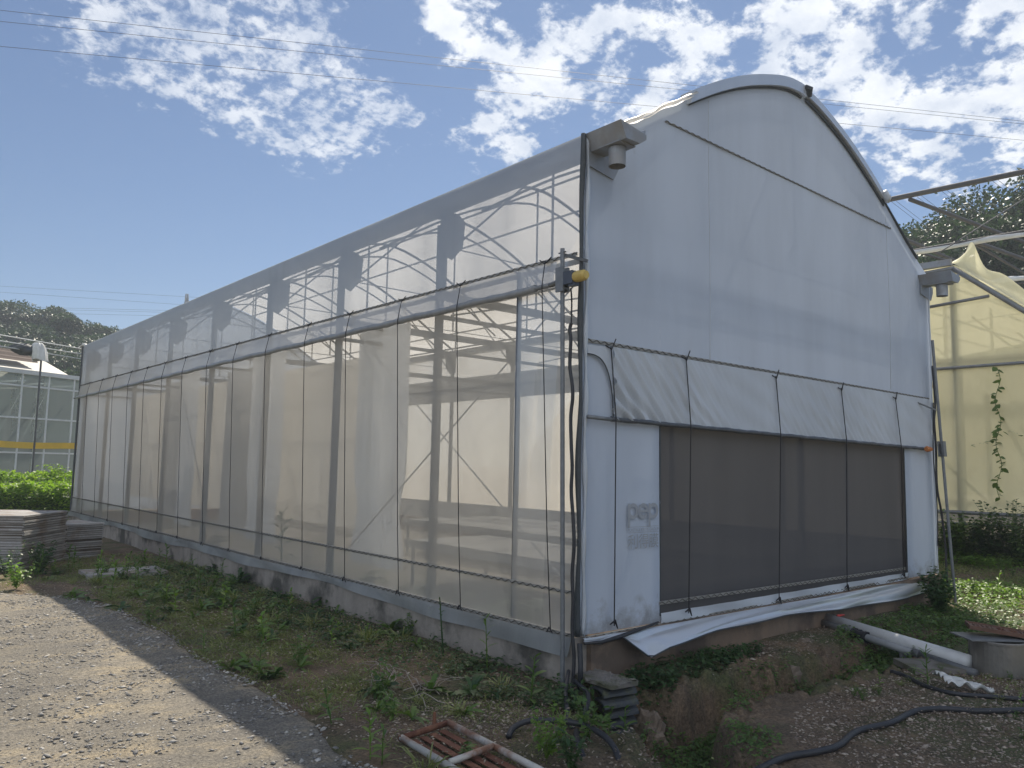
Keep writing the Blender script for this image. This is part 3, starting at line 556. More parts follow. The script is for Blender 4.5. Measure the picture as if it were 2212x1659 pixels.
# ------------------------------------------------------------------ things inside the greenhouse
def curtain(name, x, y0, y1, z0, z1, amp, k, mat, label, cat, group=None, tie=None, gather=.5):
    def f(u, v):
        y = y0+(y1-y0)*u; yc = (y0+y1)/2; z = z0+(z1-z0)*v
        if tie is not None: g_ = 1-gather*math.exp(-((z-tie)/.35)**2); y = yc+(y-yc)*g_
        return (x+amp*math.sin(k*u*(y1-y0)+.8*math.sin(3*v+u*5))*(1+.4*math.sin(u*11)), y, z)
    n_ = max(int((y1-y0)*k/2/3.14*9), 20); o = MB().grid(f, n_, 14).build(name, mat, None, (x, (y0+y1)/2, z0), smooth=True); return tag(o, label, cat, group)
curtain('hanging_curtain', .85, 4.45, 5.75, .05, 3.62, .10, 34, M['drape'], 'pale pleated curtain gathered behind the side net, nearest one to the white gable', 'curtain', None, .85, .25)
curtain('hanging_curtain', .85, 8.6, 10.0, .05, 3.62, .05, 40, M['drape'], 'pale pleated curtain gathered in the middle of the long greenhouse side', 'curtain', None, .6, .2)
curtain('hanging_curtain', .85, 13.2, 14.2, .05, 3.62, .05, 40, M['drape'], 'pale narrow gathered curtain towards the far end of the greenhouse side', 'curtain', None, .6, .2)
curtain('drawn_curtain', 1.35, 5.8, 20.2, .45, 3.35, .012, 7, M['curtain'], 'long beige shade curtain drawn flat across the far half of the greenhouse', 'curtain')
curtain('grey_curtain', 1.15, 10.3, 12.2, .05, 3.5, .03, 20, M['darkcurt'], 'dark grey curtain strip behind the middle of the greenhouse side', 'curtain')
curtain('grey_curtain', 1.15, 15.0, 16.4, .05, 3.5, .03, 20, M['darkcurt'], 'dark grey curtain strip near the far end of the greenhouse side', 'curtain')
def bench(x0, x1, y0, y1, lab):
    t = empty('bench', ((x0+x1)/2, (y0+y1)/2, -.36), lab, 'bench', 'growing benches inside the greenhouse')
    b = MB(); b.box((x0, y0, .30), (x1, y1, .34)); b.build('bench_top', M['steel'], t)
    b = MB(); b.box((x0, y0-.012, .22), (x1, y0-.001, .36)); b.box((x0-.012, y0, .22), (x0-.001, y1, .36)); b.build('rim', M['galv'], t)
    for x in (x0+.1, x1-.1):
        for y in (y0+.1, y1-.1): MB().box((x-.02, y-.02, -.36), (x+.02, y+.02, .299)).build('leg', M['steel'], t)
bench(1.7, 3.4, 1.0, 5.6, 'grey growing bench nearest to the greenhouse side net'); bench(4.2, 6.8, 1.0, 9.6, 'wide grey growing bench beside the far wall inside the greenhouse')
t = empty('circulation_fan', (4.4, 3.4, 3.36), 'grey fan hanging under the roof inside the greenhouse near the gable', 'fan')
MB().tube([(4.4, 3.2, 3.05), (4.4, 3.55, 3.05)], .24, 18).build('housing', M['steel'], t); MB().box((4.37, 3.36, 3.28), (4.43, 3.42, 3.62)).build('bracket', M['steel'], t)
# ------------------------------------------------------------------ crank winders with guide poles
def winder(top, bot, zc, axis_, lab, motor=True):
    top, bot = np.asarray(top, float), np.asarray(bot, float)
    t = empty('curtain_winder', bot, lab, 'curtain winder'); t_ = (zc-bot[2])/(top[2]-bot[2]); c = bot+(top-bot)*t_; ax_ = np.asarray(axis_, float); d = (top-bot)/np.linalg.norm(top-bot); nn = np.cross(ax_, d)
    MB().tube([bot, top], .022, 12).build('guide_pole', M['galv'], t, smooth=False)
    b = MB(); b.obox(c+nn*.035, ax_*.052, nn*.011, d*.12); b.obox(c-nn*.035, ax_*.052, nn*.011, d*.12)
    for k in (-.09, .09): b.obox(c+d*k, ax_*.05, nn*.045, d*.010)
    b.build('slider', M['galv'], t)
    if motor:
        m_ = MB(); m_.obox(c-ax_*.115, ax_*.062, nn*.045, d*.062); m_.obox(c-ax_*.15-d*.07, ax_*.045, nn*.03, d*.014); mo = m_.build('motor', M['bluegrey'], t)
        k = c-ax_*.178; MB().tube([k, k-ax_*.03, k-ax_*.12, k-ax_*.145], [.05, .055, .052, .038], 16).build('motor_cap', M['yellow'], mo, smooth=False)
    return t, c
tw = at(1215, 537, 0, -.17); bw = at(1215, 1505, 0, -.17)
t, cw = winder(tw, bw, at(1215, 605, 0, -.17)[2], (0, 1, 0), 'upright guide pole with yellow motor cap beside the near corner of the greenhouse')
b = MB(); b.bar(tw+[0, .02, -.05], (-.04, -.12, tw[2]-.14), .02, .03); b.bar(tw+[0, .05, -.04], tw+[0, -.05, -.04], .01, .012); b.build('bracket', M['steel'], t)
MB().tube([cw+[-0., .05, 0], (-.10, .35, zp(.3))], .022, 8).build('drive_shaft', M['galv'], t)
a, c_ = at(2014, 735, 1, -.18), at(2066, 1322, 1, -.30)
t, cr = winder(a, c_, at(2037, 970, 1, -.22)[2], (1, 0, 0), 'leaning guide pole with orange coupling at the right corner of the gable', False)
q = at(2004, 970, 1, -.15); MB().tube([q-[.06, 0, 0], q-[.03, 0, 0], q, q+[.08, -.02, 0]], [.03, .045, .045, .03], 8).build('coupling', M['orangeplastic'], t)
MB().bar(at(1978, 868, 1, -.03), at(2022, 886, 1, -.2), .03, .015).build('bracket', M['galv'], t)
a2, b2 = at(2009, 742, 0, 8.12), at(2036, 1240, 0, 8.2)
t, cr2 = winder((8.2, .35, 3.6), (8.3, .3, -.42), 3.0, (0, 1, 0), 'second guide pole with orange cap behind the leaning pole at the right corner')
def hose(name, pts, r, mat, label, cat, group=None, n=10, sub=8):
    P = [np.asarray(p_, float) for p_ in pts]; out = []
    for i in range(len(P)-1):
        p0 = P[max(i-1, 0)]; p1, p2 = P[i], P[i+1]; p3 = P[min(i+2, len(P)-1)]
        for k in range(sub):
            t_ = k/sub; out.append(.5*((2*p1)+(-p0+p2)*t_+(2*p0-5*p1+4*p2-p3)*t_**2+(-p0+3*p1-3*p2+p3)*t_**3))
    out.append(P[-1]); o = MB().tube(out, r, n).build(name, mat, None, P[-1], smooth=True); return tag(o, label, cat, group)
X = lambda px, py, x=-.13: at(px, py, 0, x)
t = empty('motor_cable', X(1240, 1580, -.25), 'thick wavy black cable hanging from the yellow motor down the near corner', 'cable')
def smooth(pts, sub=6):
    P = [np.asarray(p_, float) for p_ in pts]; out = []
    for i in range(len(P)-1):
        p0 = P[max(i-1, 0)]; p1, p2 = P[i], P[i+1]; p3 = P[min(i+2, len(P)-1)]
        for k in range(sub): t_ = k/sub; out.append(.5*((2*p1)+(-p0+p2)*t_+(2*p0-5*p1+4*p2-p3)*t_**2+(-p0+3*p1-3*p2+p3)*t_**3))
    return out+[P[-1]]
MB().tube(smooth([X(1233, 622, -.17), X(1235, 650), X(1234, 700)]), .008, 6).build('thin_lead', M['black'], t, smooth=True)
cp = [(1234, 698), (1231, 712), (1233, 735), (1231, 790), (1236, 830), (1237, 860), (1233, 900), (1234, 960), (1236, 1010), (1234, 1060), (1238, 1120), (1240, 1180), (1236, 1240), (1238, 1300), (1236, 1360), (1240, 1420), (1238, 1480), (1245, 1540), (1240, 1580)]
MB().tube(smooth([X(a_, c_2, -.13-.02*(i > 15)) for i, (a_, c_2) in enumerate(cp)]), [.017]*(6*18+1), 8).build('sleeve', M['rubber'], t, smooth=True)
gp = lambda px, py, z=-.42: at(px, py, 2, z)
hose('black_hose', [X(1252, 1390, -.12), X(1254, 1450, -.15), X(1249, 1530, -.2), gp(1246, 1590, -.40), gp(1262, 1640, -.45), gp(1300, 1700, -.6)], .024, M['rubber'], 'black hose dropping straight down beside the near corner into the ditch', 'hose')
hose('black_hose', [X(1228, 1450, -.16), gp(1222, 1500, -.36), gp(1234, 1570, -.40), gp(1262, 1540, -.38), gp(1270, 1500, -.36), gp(1240, 1470, -.34)], .018, M['rubber'], 'small coil of black hose on the ground at the near corner', 'hose')
hose('black_hose', [gp(1098, 1592, -.42), gp(1112, 1570, -.38), gp(1150, 1556, -.34), gp(1210, 1558, -.32), gp(1260, 1566, -.33), gp(1305, 1590, -.36), gp(1332, 1625, -.40), gp(1340, 1670, -.5)], .022, M['rubber'], 'black hose arching over the earth between the rusty rack and the dark tiles', 'hose')
def onzg(px, py, lift=.02):
    p_ = at(px, py, 2, -.44)
    for _ in range(4): p_ = at(px, py, 2, float(zg(p_[0], p_[1]))+lift)
    return p_
hose('black_hose', [onzg(q_[0], q_[1], .03) for q_ in ((1560, 1700), (1640, 1662), (1698, 1636), (1770, 1623), (1812, 1610), (1839, 1587), (1865, 1575), (1922, 1562), (1957, 1545), (1987, 1534), (2040, 1531), (2120, 1536), (2230, 1533))], .024, M['rubber'], 'long black hose snaking over the stony ground in the right foreground', 'hose')
hose('black_hose', [onzg(q_[0], q_[1], .02) for q_ in ((1925, 1450), (1960, 1462), (2000, 1482), (2060, 1498), (2140, 1505), (2230, 1512))], .02, M['rubber'], 'thinner black hose half hidden in weeds below the steel drum', 'hose')
# cables at the right corner
hose('black_cable', [at(a_, c_2, 1, -.12) for a_, c_2 in ((2014, 790), (2020, 870), (2018, 910), (2022, 970), (2024, 1050), (2034, 1110), (2042, 1180), (2046, 1250), (2056, 1290))], .017, M['rubber'], 'wavy black cable running down beside the leaning pole at the right corner', 'cable')
hose('black_cable', [at(a_, c_2, 1, -.05) for a_, c_2 in ((2016, 870), (2016, 980), (2022, 1050), (2025, 1120), (2026, 1180))], .008, M['black'], 'thin black cord close to the right edge of the white gable', 'cable')
# ------------------------------------------------------------------ rusty rack on the ground
A_, B_, C_ = gp(868, 1594, -.40), gp(968, 1561, -.38), gp(1175, 1668, -.38)
u_ = (B_-A_); w2 = C_-B_; w2 = w2/np.linalg.norm(w2); u_ = u_/np.linalg.norm(u_); RWd = np.linalg.norm(B_-A_)
t = empty('metal_rack', A_, 'flat rack of worn white pipes and rusty slats lying on the earth in the foreground', 'rack')
def rp(s, l, z=0): return A_+u_*s+w2*l+np.array([0, 0, z])
MB().tube([rp(0, .0), rp(0, 2.2)], .024, 12).build('side_pipe', M['whitepipe'], t, smooth=True); MB().tube([rp(RWd, 0), rp(RWd, 2.2)], .024, 12).build('side_pipe', M['whitepipe'], t, smooth=True)
MB().tube([rp(-.02, 0), rp(RWd+.02, 0)], .022, 12).build('end_pipe', M['rust'], t, smooth=True)
for l in (.62, 1.25, 1.9): MB().tube([rp(.02, l, .012), rp(RWd-.02, l, .012)], .022, 12).build('cross_pipe', M['whitepipe'], t, smooth=True)
for i in range(4):
    s = RWd*(i+.9)/4.8; b = MB(); b.bar(rp(s, .03, -.028), rp(s, 2.18, -.028), .055, .006); b.build('slat', M['rust'], t)
MB().tube([rp(RWd*.72, -.02, .0), rp(RWd*.72, -.02, .10)], [.016, .012], 6).build('stub', M['rust'], t)
# ------------------------------------------------------------------ stack of dark tiles at the corner
t = empty('tile_pile', (.02, -.42, -.85), 'pile of dark curved tiles under a broken slab at the near gable corner', 'tile pile')
cy_ = -.33; dx_ = np.array([math.cos(.16), -math.sin(.16)])
def arc_tile(cx_, cy2, z, wv, r, ln):
    b = MB(); n_ = 10
    P = []
    for k in range(n_+1):
        a_ = math.pi*k/n_; P.append((math.cos(a_)*r, math.sin(a_)*r*.62))
    prof = [(p0, p1) for p0, p1 in P]+[(p0*.80, p1*.74-.004) for p0, p1 in reversed(P)]
    dirx = np.array([dx_[0], dx_[1], 0]); diry = np.array([-dx_[1], dx_[0], 0])
    b.prism([np.array([cx_, cy2, z])-diry*0+dirx*(-ln/2)+diry*(p0)+np.array([0, 0, p1]) for p0, p1 in prof], dirx*ln); return b
for i in range(5):
    arc_tile(.04+.012*((i*7) % 3-1), -.42+.014*((i*5) % 3-1), -.78+i*.088, 0, .115, .37+.01*(i % 2)).build('curved_tile', M['tile'], t)
for i in range(3): arc_tile(.10+.02*i, -.20, -.70+i*.1, 0, .10, .34).build('curved_tile', M['tile'], t)
b = MB(); b.grid(lambda u, v: (-.14+.34*u+.015*math.sin(v*19), -.56+.5*v+.02*math.sin(u*17), -.318+.012*math.sin(u*23+v*31)), 14, 14); b.prism([(-.13, -.55, -.35), (.19, -.57, -.355), (.20, -.08, -.35), (-.13, -.08, -.345)], (0, 0, .035)); b.build('broken_slab', M['slab'], t)
def rock(x, y, z, r, sq, lab, mat='rock', seed=0, nm='rock'):
    rr = np.random.default_rng(seed); n_, m_ = 22, 14; off = rr.uniform(0, 9, 3)
    def f(u, v):
        a_, p_ = u*2*math.pi, (v-.5)*math.pi; d = np.array([math.cos(a_)*math.cos(p_), math.sin(a_)*math.cos(p_), math.sin(p_)])
        k = 1+.55*float(fbm(d[0]*1.4+off[0]+3*d[2], d[1]*1.4+off[1]-2*d[2], 4)); return np.array([x, y, z])+d*k*r*np.array(sq)
    o = MB().grid(f, n_, m_).build(nm, M[mat], None, (x, y, z-r*sq[2]), smooth=False); return tag(o, lab, 'rock')
p_ = onzg(1395, 1590); rock(p_[0]+.05, p_[1], p_[2]-.02, .17, (.8, 1, 1.3), 'tall mossy boulder in the ditch below the dark tiles', seed=4)
p_ = gp(1320, 1560, -.75); rock(p_[0], p_[1], -.83, .20, (1.2, .7, .45), 'flat brown rock jutting out under the dark tile pile', seed=9)
p_ = gp(1700, 1555, -.50); rock(p_[0]+.05, p_[1]+.02, -.56, .22, (1.6, .8, .5), 'pale crusted rock on the edge of the stony bank', seed=12)
p_ = gp(1790, 1443, -.5); rock(2.55, -.62, -.62, .2, (1.3, .7, .8), 'orange brown lump of earth in the wall side of the ditch', seed=21)
p_ = onzg(905, 1480); rock(*p_, .05, (1, .8, .7), 'small grey stone beside the dry twigs', seed=31)
p_ = onzg(1810, 1395); rock(3.3, -.42, -.40, .09, (1.2, 1, .5), 'dark flat stone under the end of the grey pipes', seed=41)
# ------------------------------------------------------------------ pipes, drum and covers on the right
TC = np.array([4.02, -2.02]); TR = .33; tz0, tz1 = -.50, .02; TR = .265
p_ = at(2150, 1480, 2, -.5); TC = p_[:2]+np.array([RX[0], RX[1]])*0+np.array([FW[0], FW[1]])*TR+np.array([RX[0], RX[1]])*.20
sc_ = TR
t = empty('steel_drum', (TC[0], TC[1], tz0-.06), 'round steel drum standing at the right edge with covers on top', 'drum')
tz1 = at(2150, 1372, 0, TC[0])[2] if False else -.02
dd = np.linalg.norm(np.array([TC[0], TC[1]])-CAM[:2])
tz1 = CAM[2]+(ray(2150, 1382)/np.linalg.norm(ray(2150, 1382)[:2]))[2]*(dd-.1)
n_ = 40; b = MB(); zs = [tz0-.06, tz0+.0, (tz0+tz1)/2, tz1-.03, tz1-.028, tz1-.01, tz1]; rs = [TR, TR, TR, TR, TR+.008, TR+.008, TR]
b.tube([(TC[0], TC[1], z) for z in zs], rs, n_, False); b.tube([(TC[0], TC[1], z) for z in zs[::-1]], [r-.006 for r in rs[::-1]], n_, False); b.build('drum_wall', M['tanksteel'], t, smooth=False)
sdir = np.array([RX[0], RX[1], 0]); sdir /= np.linalg.norm(sdir); fdir = np.array([FW[0], FW[1], 0]); fdir /= np.linalg.norm(fdir); TCC = np.array([TC[0], TC[1], tz1])
o = MB().obox(TCC+sdir*-.10+fdir*.02+[0, 0, .008], sdir*.27, fdir*.20, np.array([0, 0, .006])).build('metal_sheet', M['galv'], None, TCC); tag(o, 'thin pale square metal sheet lying on the left of the steel drum', 'metal sheet')
e1 = sdir*.93+fdir*-.36; e1 /= np.linalg.norm(e1); e2 = np.array([-e1[1], e1[0], 0]); e1 = e1+np.array([0, 0, -.10]); up = np.cross(e1, e2); up /= np.linalg.norm(up); c0 = TCC+sdir*.13+fdir*.05+[0, 0, .055]
t = empty('brown_cover', c0, 'heavy brown ribbed rectangular cover resting tilted on the steel drum', 'cover')
b = MB(); b.obox(c0, e1*.36, e2*.15, up*.012); base_ = b.build('plate', M['slatebrown'], t)
b = MB()
for s in (-1, 1): b.obox(c0+e2*s*.142+up*.018, e1*.36, e2*.009, up*.008)
for s in (-1, 1): b.obox(c0+e1*s*.352+up*.018, e1*.008, e2*.13, up*.008)
b.build('raised_rim', M['slatebrown'], base_)
b = MB()
for k in list(range(-7, -2))+list(range(3, 8)): b.obox(c0+e1*k*.042+up*.016, e1*.007, e2*.085, up*.005)
b.build('rib', M['slatebrown'], base_)
b = MB()
for (u1, v1, u2, v2) in ((-.09, .04, -.02, .04), (-.055, .07, -.055, -.06), (-.09, -.05, -.02, -.05), (-.08, 0, -.03, 0), (.02, .05, .09, .05), (.03, 0, .09, .02), (.055, .07, .05, -.06), (.02, -.05, .09, -.06)): b.bar(c0+e1*u1+e2*v1+up*.016, c0+e1*u2+e2*v2+up*.016, .008, .008, up)
b.build('raised_letters', M['rust'], base_)
wallp = np.array([at(1795, 1335, 1, -.1)[0], -.03, at(1795, 1338, 1, -.1)[2]]); dz = TCC+[-0, 0, -.24]-sdir*.30
hits = at(2088, 1412, 0, dz[0])
t = empty('drain_pipe', wallp, 'thick pale plastic pipe with a red valve handle running to the steel drum', 'pipe')
MB().tube([wallp, dz], .072, 20).build('pipe', M['pvc'], t, smooth=True)
MB().tube([wallp+(dz-wallp)*.1+[0, 0, .075], wallp+(dz-wallp)*.1+[.12, -.03, .08]], [.016, .01], 8).build('valve_handle', M['red'], t, smooth=True)
t = empty('drain_pipe', wallp+[-.12, -.1, 0], 'thinner grey plastic pipe with black fittings running beside the thick pale pipe', 'pipe')
s0 = wallp+np.array([-.14, -.02, -.03]); s1 = dz+np.array([-.12, -.10, -.08]); D_ = s1-s0
MB().tube([s0, s0+D_*.66], .042, 16).build('pipe', M['midgrey'], t, smooth=True)
MB().tube([s0+D_*.655, s0+D_*.66, s0+D_*.69, s0+D_*.695], [.048, .053, .053, .048], 16).build('joint', M['pvcd'], t); MB().tube([s0+D_*.695, s1], .045, 14).build('black_end', M['pvcd'], t, smooth=True)
c2 = s0+D_*.30; b = MB(); b.tube([c2-D_*.05, c2+D_*.05], .058, 12); b.tube([c2, c2+[0, 0, .065]], [.035, .02], 8); b.tube([c2, c2+[-.03, -.02, -.24]], [.055, .045], 12); b.tube([c2-D_*.05, c2-D_*.035], .066, 12); b.tube([c2+D_*.035, c2+D_*.05], .066, 12); b.build('tee_valve', M['rubber'], t)
c3 = s0+D_*.58; MB().tube(smooth([c3, c3+[.0, -.02, -.12], c3+D_*.08+[0, 0, -.20], c3+D_*.3+[0, 0, -.21], s1+[.0, .0, -.16]]), .034, 12).build('branch_pipe', M['pvcd'], t, smooth=True)
MB().tube([c3+D_*.12+[0, 0, -.165], c3+D_*.12+[0, 0, -.115]], [.022, .018], 8).build('tap', M['red'], t)
q0 = onzg(2050, 1478); n_ = 20
def scrap(u, v):
    P0, P1 = onzg(2045, 1485), onzg(2148, 1500); a_ = P0+(P1-P0)*u; return a_+fdir*(v-.1)*.28*(1-.5*u)+np.array([0, 0, .015+.045*(1-v)*(1+math.sin(u*19))*.5+.07*math.sin(v*2.2)*(1-u)+.02*math.sin(v*25+u*3)])
o = MB().grid(scrap, 26, 16).build('plastic_scrap', M['clothwhite'], None, q0, smooth=True); tag(o, 'crumpled white sheet of plastic on the ground at the foot of the steel drum', 'plastic sheet')
q0 = onzg(2010, 1440); o = MB().obox(q0+[0, 0, .0], sdir*.28, fdir*.22, np.array([0, 0, .03])).build('concrete_slab', M['slab'], None, q0); tag(o, 'flat grey slab under the plant beside the steel drum', 'slab')
# ------------------------------------------------------------------ stacks of boards
def stack(c0, ex, ey, nz, z0, zt_, lab, seed):
    rr = np.random.default_rng(seed); t = empty('board_stack', (*(c0[:2]), z0), lab, 'board stack', 'stacks of weathered boards'); z = z0; h = (zt_-z0)/nz
    mid = np.array([c0[0], c0[1], 0])+ex/2+ey/2
    for i in range(nz):
        j = (ex/np.linalg.norm(ex))*rr.uniform(-.022, .022)+(ey/np.linalg.norm(ey))*rr.uniform(-.022, .022); hh = h*rr.uniform(.70, .82); sk_ = rr.uniform(-.006, .006); r_ = rr.uniform(-.02, .02)
        e_x = ex*(1+rr.uniform(-.015, .012)); e_y = ey+ex*r_
        o = MB().obox(mid+j+[0, 0, z+hh/2], e_x/2, e_y/2, np.array([sk_, sk_, hh/2])).build('board', M['wood'], t); z += h
    MB().obox(mid+[0, 0, (z0+zt_)/2-h*.3], ex*.485, ey*.485, np.array([0, 0, (zt_-z0)/2-h*.4])).build('packing', M['bark'], t)
s0 = gp(42, 1237, -.46); s1 = gp(139, 1213, -.46); eS = s1-s0; nS = np.array([-eS[1], eS[0], 0]); nS = nS/np.linalg.norm(nS)
zt1 = at(42, 1113, 1, s0[1])[2]; print('stack', s0, s1, zt1)
stack(s0, eS, nS*1.5, 22, -.46, zt1, 'taller stack of weathered boards nearer the left edge of the picture', 1)
s2 = gp(143, 1212, -.46); s3 = gp(226, 1205, -.46); e2_ = s3-s2; n2_ = np.array([-e2_[1], e2_[0], 0]); n2_ /= np.linalg.norm(n2_)
stack(s2+n2_*.12, e2_, n2_*1.1, 18, -.46, at(200, 1130, 1, s3[1])[2], 'lower stack of weathered boards next to the greenhouse plinth', 2)
q0 = gp(262, 1237, -.40); o = MB().obox(q0+[.05, .05, 0], np.array([.62, -.05, 0]), np.array([.02, .42, 0]), np.array([0, 0, .03])).build('flat_board', M['wood'], None, q0); tag(o, 'single weathered board lying flat among the weeds before the lower stack', 'board')
# ------------------------------------------------------------------ glasshouse on the left
gA = np.array([1.75, 30.8, 0]); gB = np.array([-1.1, 29.4, 0]); gd = (gA-gB); gd /= np.linalg.norm(gd); gn = np.array([-gd[1], gd[0], 0])
GL = empty('glasshouse', (-6, 25, -.5), 'glass walled greenhouse with thin metal bars behind the green hedge on the left', 'glasshouse')
def gq(s, z, n_=0): return gA+gd*s+gn*n_+np.array([0, 0, z])
zt2 = at(85, 806, 1, 29.9)[2]; zc_ = [at(60, y_, 1, 29.9)[2] for y_ in (806, 834, 903, 978)]
b = MB(); b.grid(lambda u, v: gq(1.5-16*u, -.5+(zt2+.5)*v), 8, 4); b.build('glass_wall', M['glass'], GL)
b = MB(); b.grid(lambda u, v: gq(1.5-16*u, -.5+(zt2+.5)*v, 9), 8, 4); b.build('glass_wall', M['glass'], GL)
b = MB()
for z in zc_[1:]: b.bar(gq(1.5, z, -.03), gq(-15, z, -.03), .05, .06)
b.build('glazing_bars', M['whitebar'], GL)
b = MB(); b.bar(gq(1.5, zt2, -.05), gq(-15, zt2, -.05), .14, .16); b.build('eave_gutter', M['whitebar'], GL)
for i in range(13):
    s = .0-1.10*i+.1; b = MB(); b.bar(gq(s, -.5, -.05), gq(s, zt2-.08, -.05), .05, .05, gn); b.build('mullion', M['whitebar'], GL)
    b = MB(); b.bar(gq(s+.3, -.5, 2.5+i % 3), gq(s+.3, zt2, 2.5+i % 3), .06, .06, gn); b.bar(gq(s+.3, zt2-.3, .2), gq(s+.3, zt2-.3, 9), .05, .05)
    b.tube([gq(s+.3, zt2-.3, 1.8), gq(s-.4, 1.2, 3)], .012, 4); b.tube([gq(s-.5, zt2-.3, 4.5), gq(s-.5, -.4, 4.5)], .03, 5); b.build('inner_frame', M['whitebar'], GL)
b = MB()
for i in range(8): b.bar(gq(1, zt2-.25-.06*(i % 3), .6+i*1.1), gq(-14, zt2-.25-.06*(i % 3), .6+i*1.1), .05, .05)
b.build('roof_beams', M['steel'], GL)
zy = at(60, 961, 1, 29.9)[2]; b = MB(); b.grid(lambda u, v: gq(1.4-15*u, zy-.12+.24*v+.02*math.sin(u*23), -.10+.02*math.sin(u*60)), 60, 2); b.build('yellow_band', M['yband'], GL)
for k, (s, h) in enumerate(((-.2, .25), (-.7, .5), (-1.3, .6), (-2.2, .4))): 
    pass
b = MB(); b.grid(lambda u, v: gq(.9-15*u, zt2+.08+1.0*v, 1+2.4*v), 10, 2); b.grid(lambda u, v: gq(.9-15*u, zt2+.08+1.0*v, 6.2-2.4*v), 10, 2); b.build('roof_film', M['whiteroof'], GL)
zr0, zr1 = at(60, 790, 1, 33)[2], at(60, 768, 1, 33)[2]
b = MB(); b.grid(lambda u, v: gq(-.35-10*u, zr0+.05+(zr1-zr0+.1)*v+.04*math.sin(v*28), 1.6+.9*v), 10, 16); b.build('rusty_roof', M['redroof'], GL)
# pipes above it with a bundle of wrapped cloth
FR = empty('pipe_frame', gq(-1, -.5, -2), 'bare roof pipes above the glasshouse on the left', 'pipe frame')
zf = [at(100, y_, 1, 28.6)[2] for y_ in (740, 752, 763)]
for z in zf: MB().tube([gq(1.4, z-.02, -1.2), gq(-12, z+.12, -1.2)], .022, 6).build('pipe', M['alu'], FR)
pp = at(88, 790, 1, 28.6); MB().tube([(pp[0], 28.6, -.5), (pp[0], 28.6, zf[0])], .035, 8).build('post', M['steel'], FR)
b = MB(); b.tube([gq(-.9, zf[0], -1.2), gq(.8, zf[2]-.1, -1.2)], .01, 4); b.tube([gq(-1, zf[1], -1.2), gq(.6, zf[2]-.3, -1.2)], .01, 4); b.build('stay_wire', M['galv'], FR)
q0 = at(82, 752, 1, 28.4)
def bun(u, v): a_ = v*6.283; r = .26*(u+.02)**.3*(1-.25*u)+.03*math.sin(7*a_+3*u); return q0+np.array([math.cos(a_)*r*1.25+.1*u, math.sin(a_)*r, .20-.66*u+.05*math.sin(2*a_)*u])
o = MB().grid(bun, 12, 26).build('cloth_bundle', M['clothwhite'], None, q0, smooth=True); tag(o, 'white cloth bundle tied over the pipes above the glasshouse', 'cloth bundle')
def bun2(u, v): a_ = v*6.283; r = .2*math.sin(min(3.0, .2+u*2.9))+.03*math.sin(4*a_+9*u); return q0+np.array([-.42-.5*u*0+math.cos(a_)*r*2.4, .1+math.sin(a_)*r, .14-.45*u])
o = MB().grid(bun2, 12, 26).build('cloth_bundle', M['edge'], None, q0, smooth=True); tag(o, 'dark shade cloth bundle beside the white one above the glasshouse', 'cloth bundle')
# ------------------------------------------------------------------ yellow greenhouse on the right
YX = 13.0; Yt = empty('yellow_greenhouse', (YX+5, 4, -.2), 'pale yellow film greenhouse with a pointed roof beyond the right corner', 'greenhouse')
YG = lambda px, py: at(px, py, 0, YX)
ra, rb = YG(2062, 572), YG(2212, 661); rs_ = (ra[2]-rb[2])/(ra[1]-rb[1]); yr = ra[1]; rz = ra[2]
def yroof(y): return rz-.02*(y-yr)-.10*max(0, y-yr-1.5) if y > yr else rz-(yr-y)*rs_*(1-.00*(yr-y))
y0_, y1_ = -3.2, 9.0; zb_ = YG(2100, 1108)[2]
b = MB(); b.grid(lambda u, v: (YX+.01*math.sin(v*9+u*5), y0_+(y1_-y0_)*u, zb_*(1-v)+v*max(yroof(y0_+(y1_-y0_)*u), zb_+.1)), 40, 16); b.build('end_film', M['yfilm'], Yt, smooth=True)
b = MB(); b.grid(lambda u, v: (YX+.01+12*v, y0_+(y1_-y0_)*u, max(yroof(y0_+(y1_-y0_)*u), zb_+.1)), 40, 6); b.build('roof_film', M['yfilm'], Yt, smooth=True)
b = MB()
py1 = YG(2065, 900)[1]; b.tube([(YX+.08, py1, -.3), (YX+.08, py1, yroof(py1)-.02)], .07, 10)
for dy in (-3.0, 3.2): b.tube([(YX+.08, py1+dy, -.3), (YX+.08, py1+dy, max(yroof(py1+dy)-.02, 1))], .06, 10)
b.build('post', M['galv'], Yt, smooth=True)
b = MB()
for (a1, a2) in (((2003, 665), (2138, 640)),): b.tube([YG(*a1)-[.04, 0, 0], YG(*a2)-[.04, 0, 0]], .035, 8)
zq = YG(2100, 792)[2]; b.tube([(YX-.04, y0_, zq), (YX-.04, y1_, zq)], .035, 8); zq2 = YG(2100, 772)[2]; b.tube([(YX+.1, y0_, zq2), (YX+.1, y1_, zq2)], .05, 8)
b.tube([(YX-.04, y0_, zb_), (YX-.04, y1_, zb_)], .04, 8); zq3 = YG(2100, 1132)[2]; b.tube([(YX-.04, y0_, zq3), (YX-.04, y1_, zq3)], .03, 8)
b.build('rail', M['galv'], Yt, smooth=True)
b = MB(); b.tube([(YX-.03, y, yroof(y)-.10) for y in np.linspace(yr, y0_+.6, 12)], .055, 8); b.tube([(YX-.03, y, yroof(y)-.08) for y in np.linspace(yr, y1_, 8)], .05, 8)
for xx, zz in ((YX+2.5, 1.5), (YX+5, 2.5)): b.tube([(xx, py1+.5, .5), (xx, py1-3.5, 4.5)], .03, 6); b.tube([(xx, py1-3.5, .5), (xx, py1+2, 5)], .03, 6)
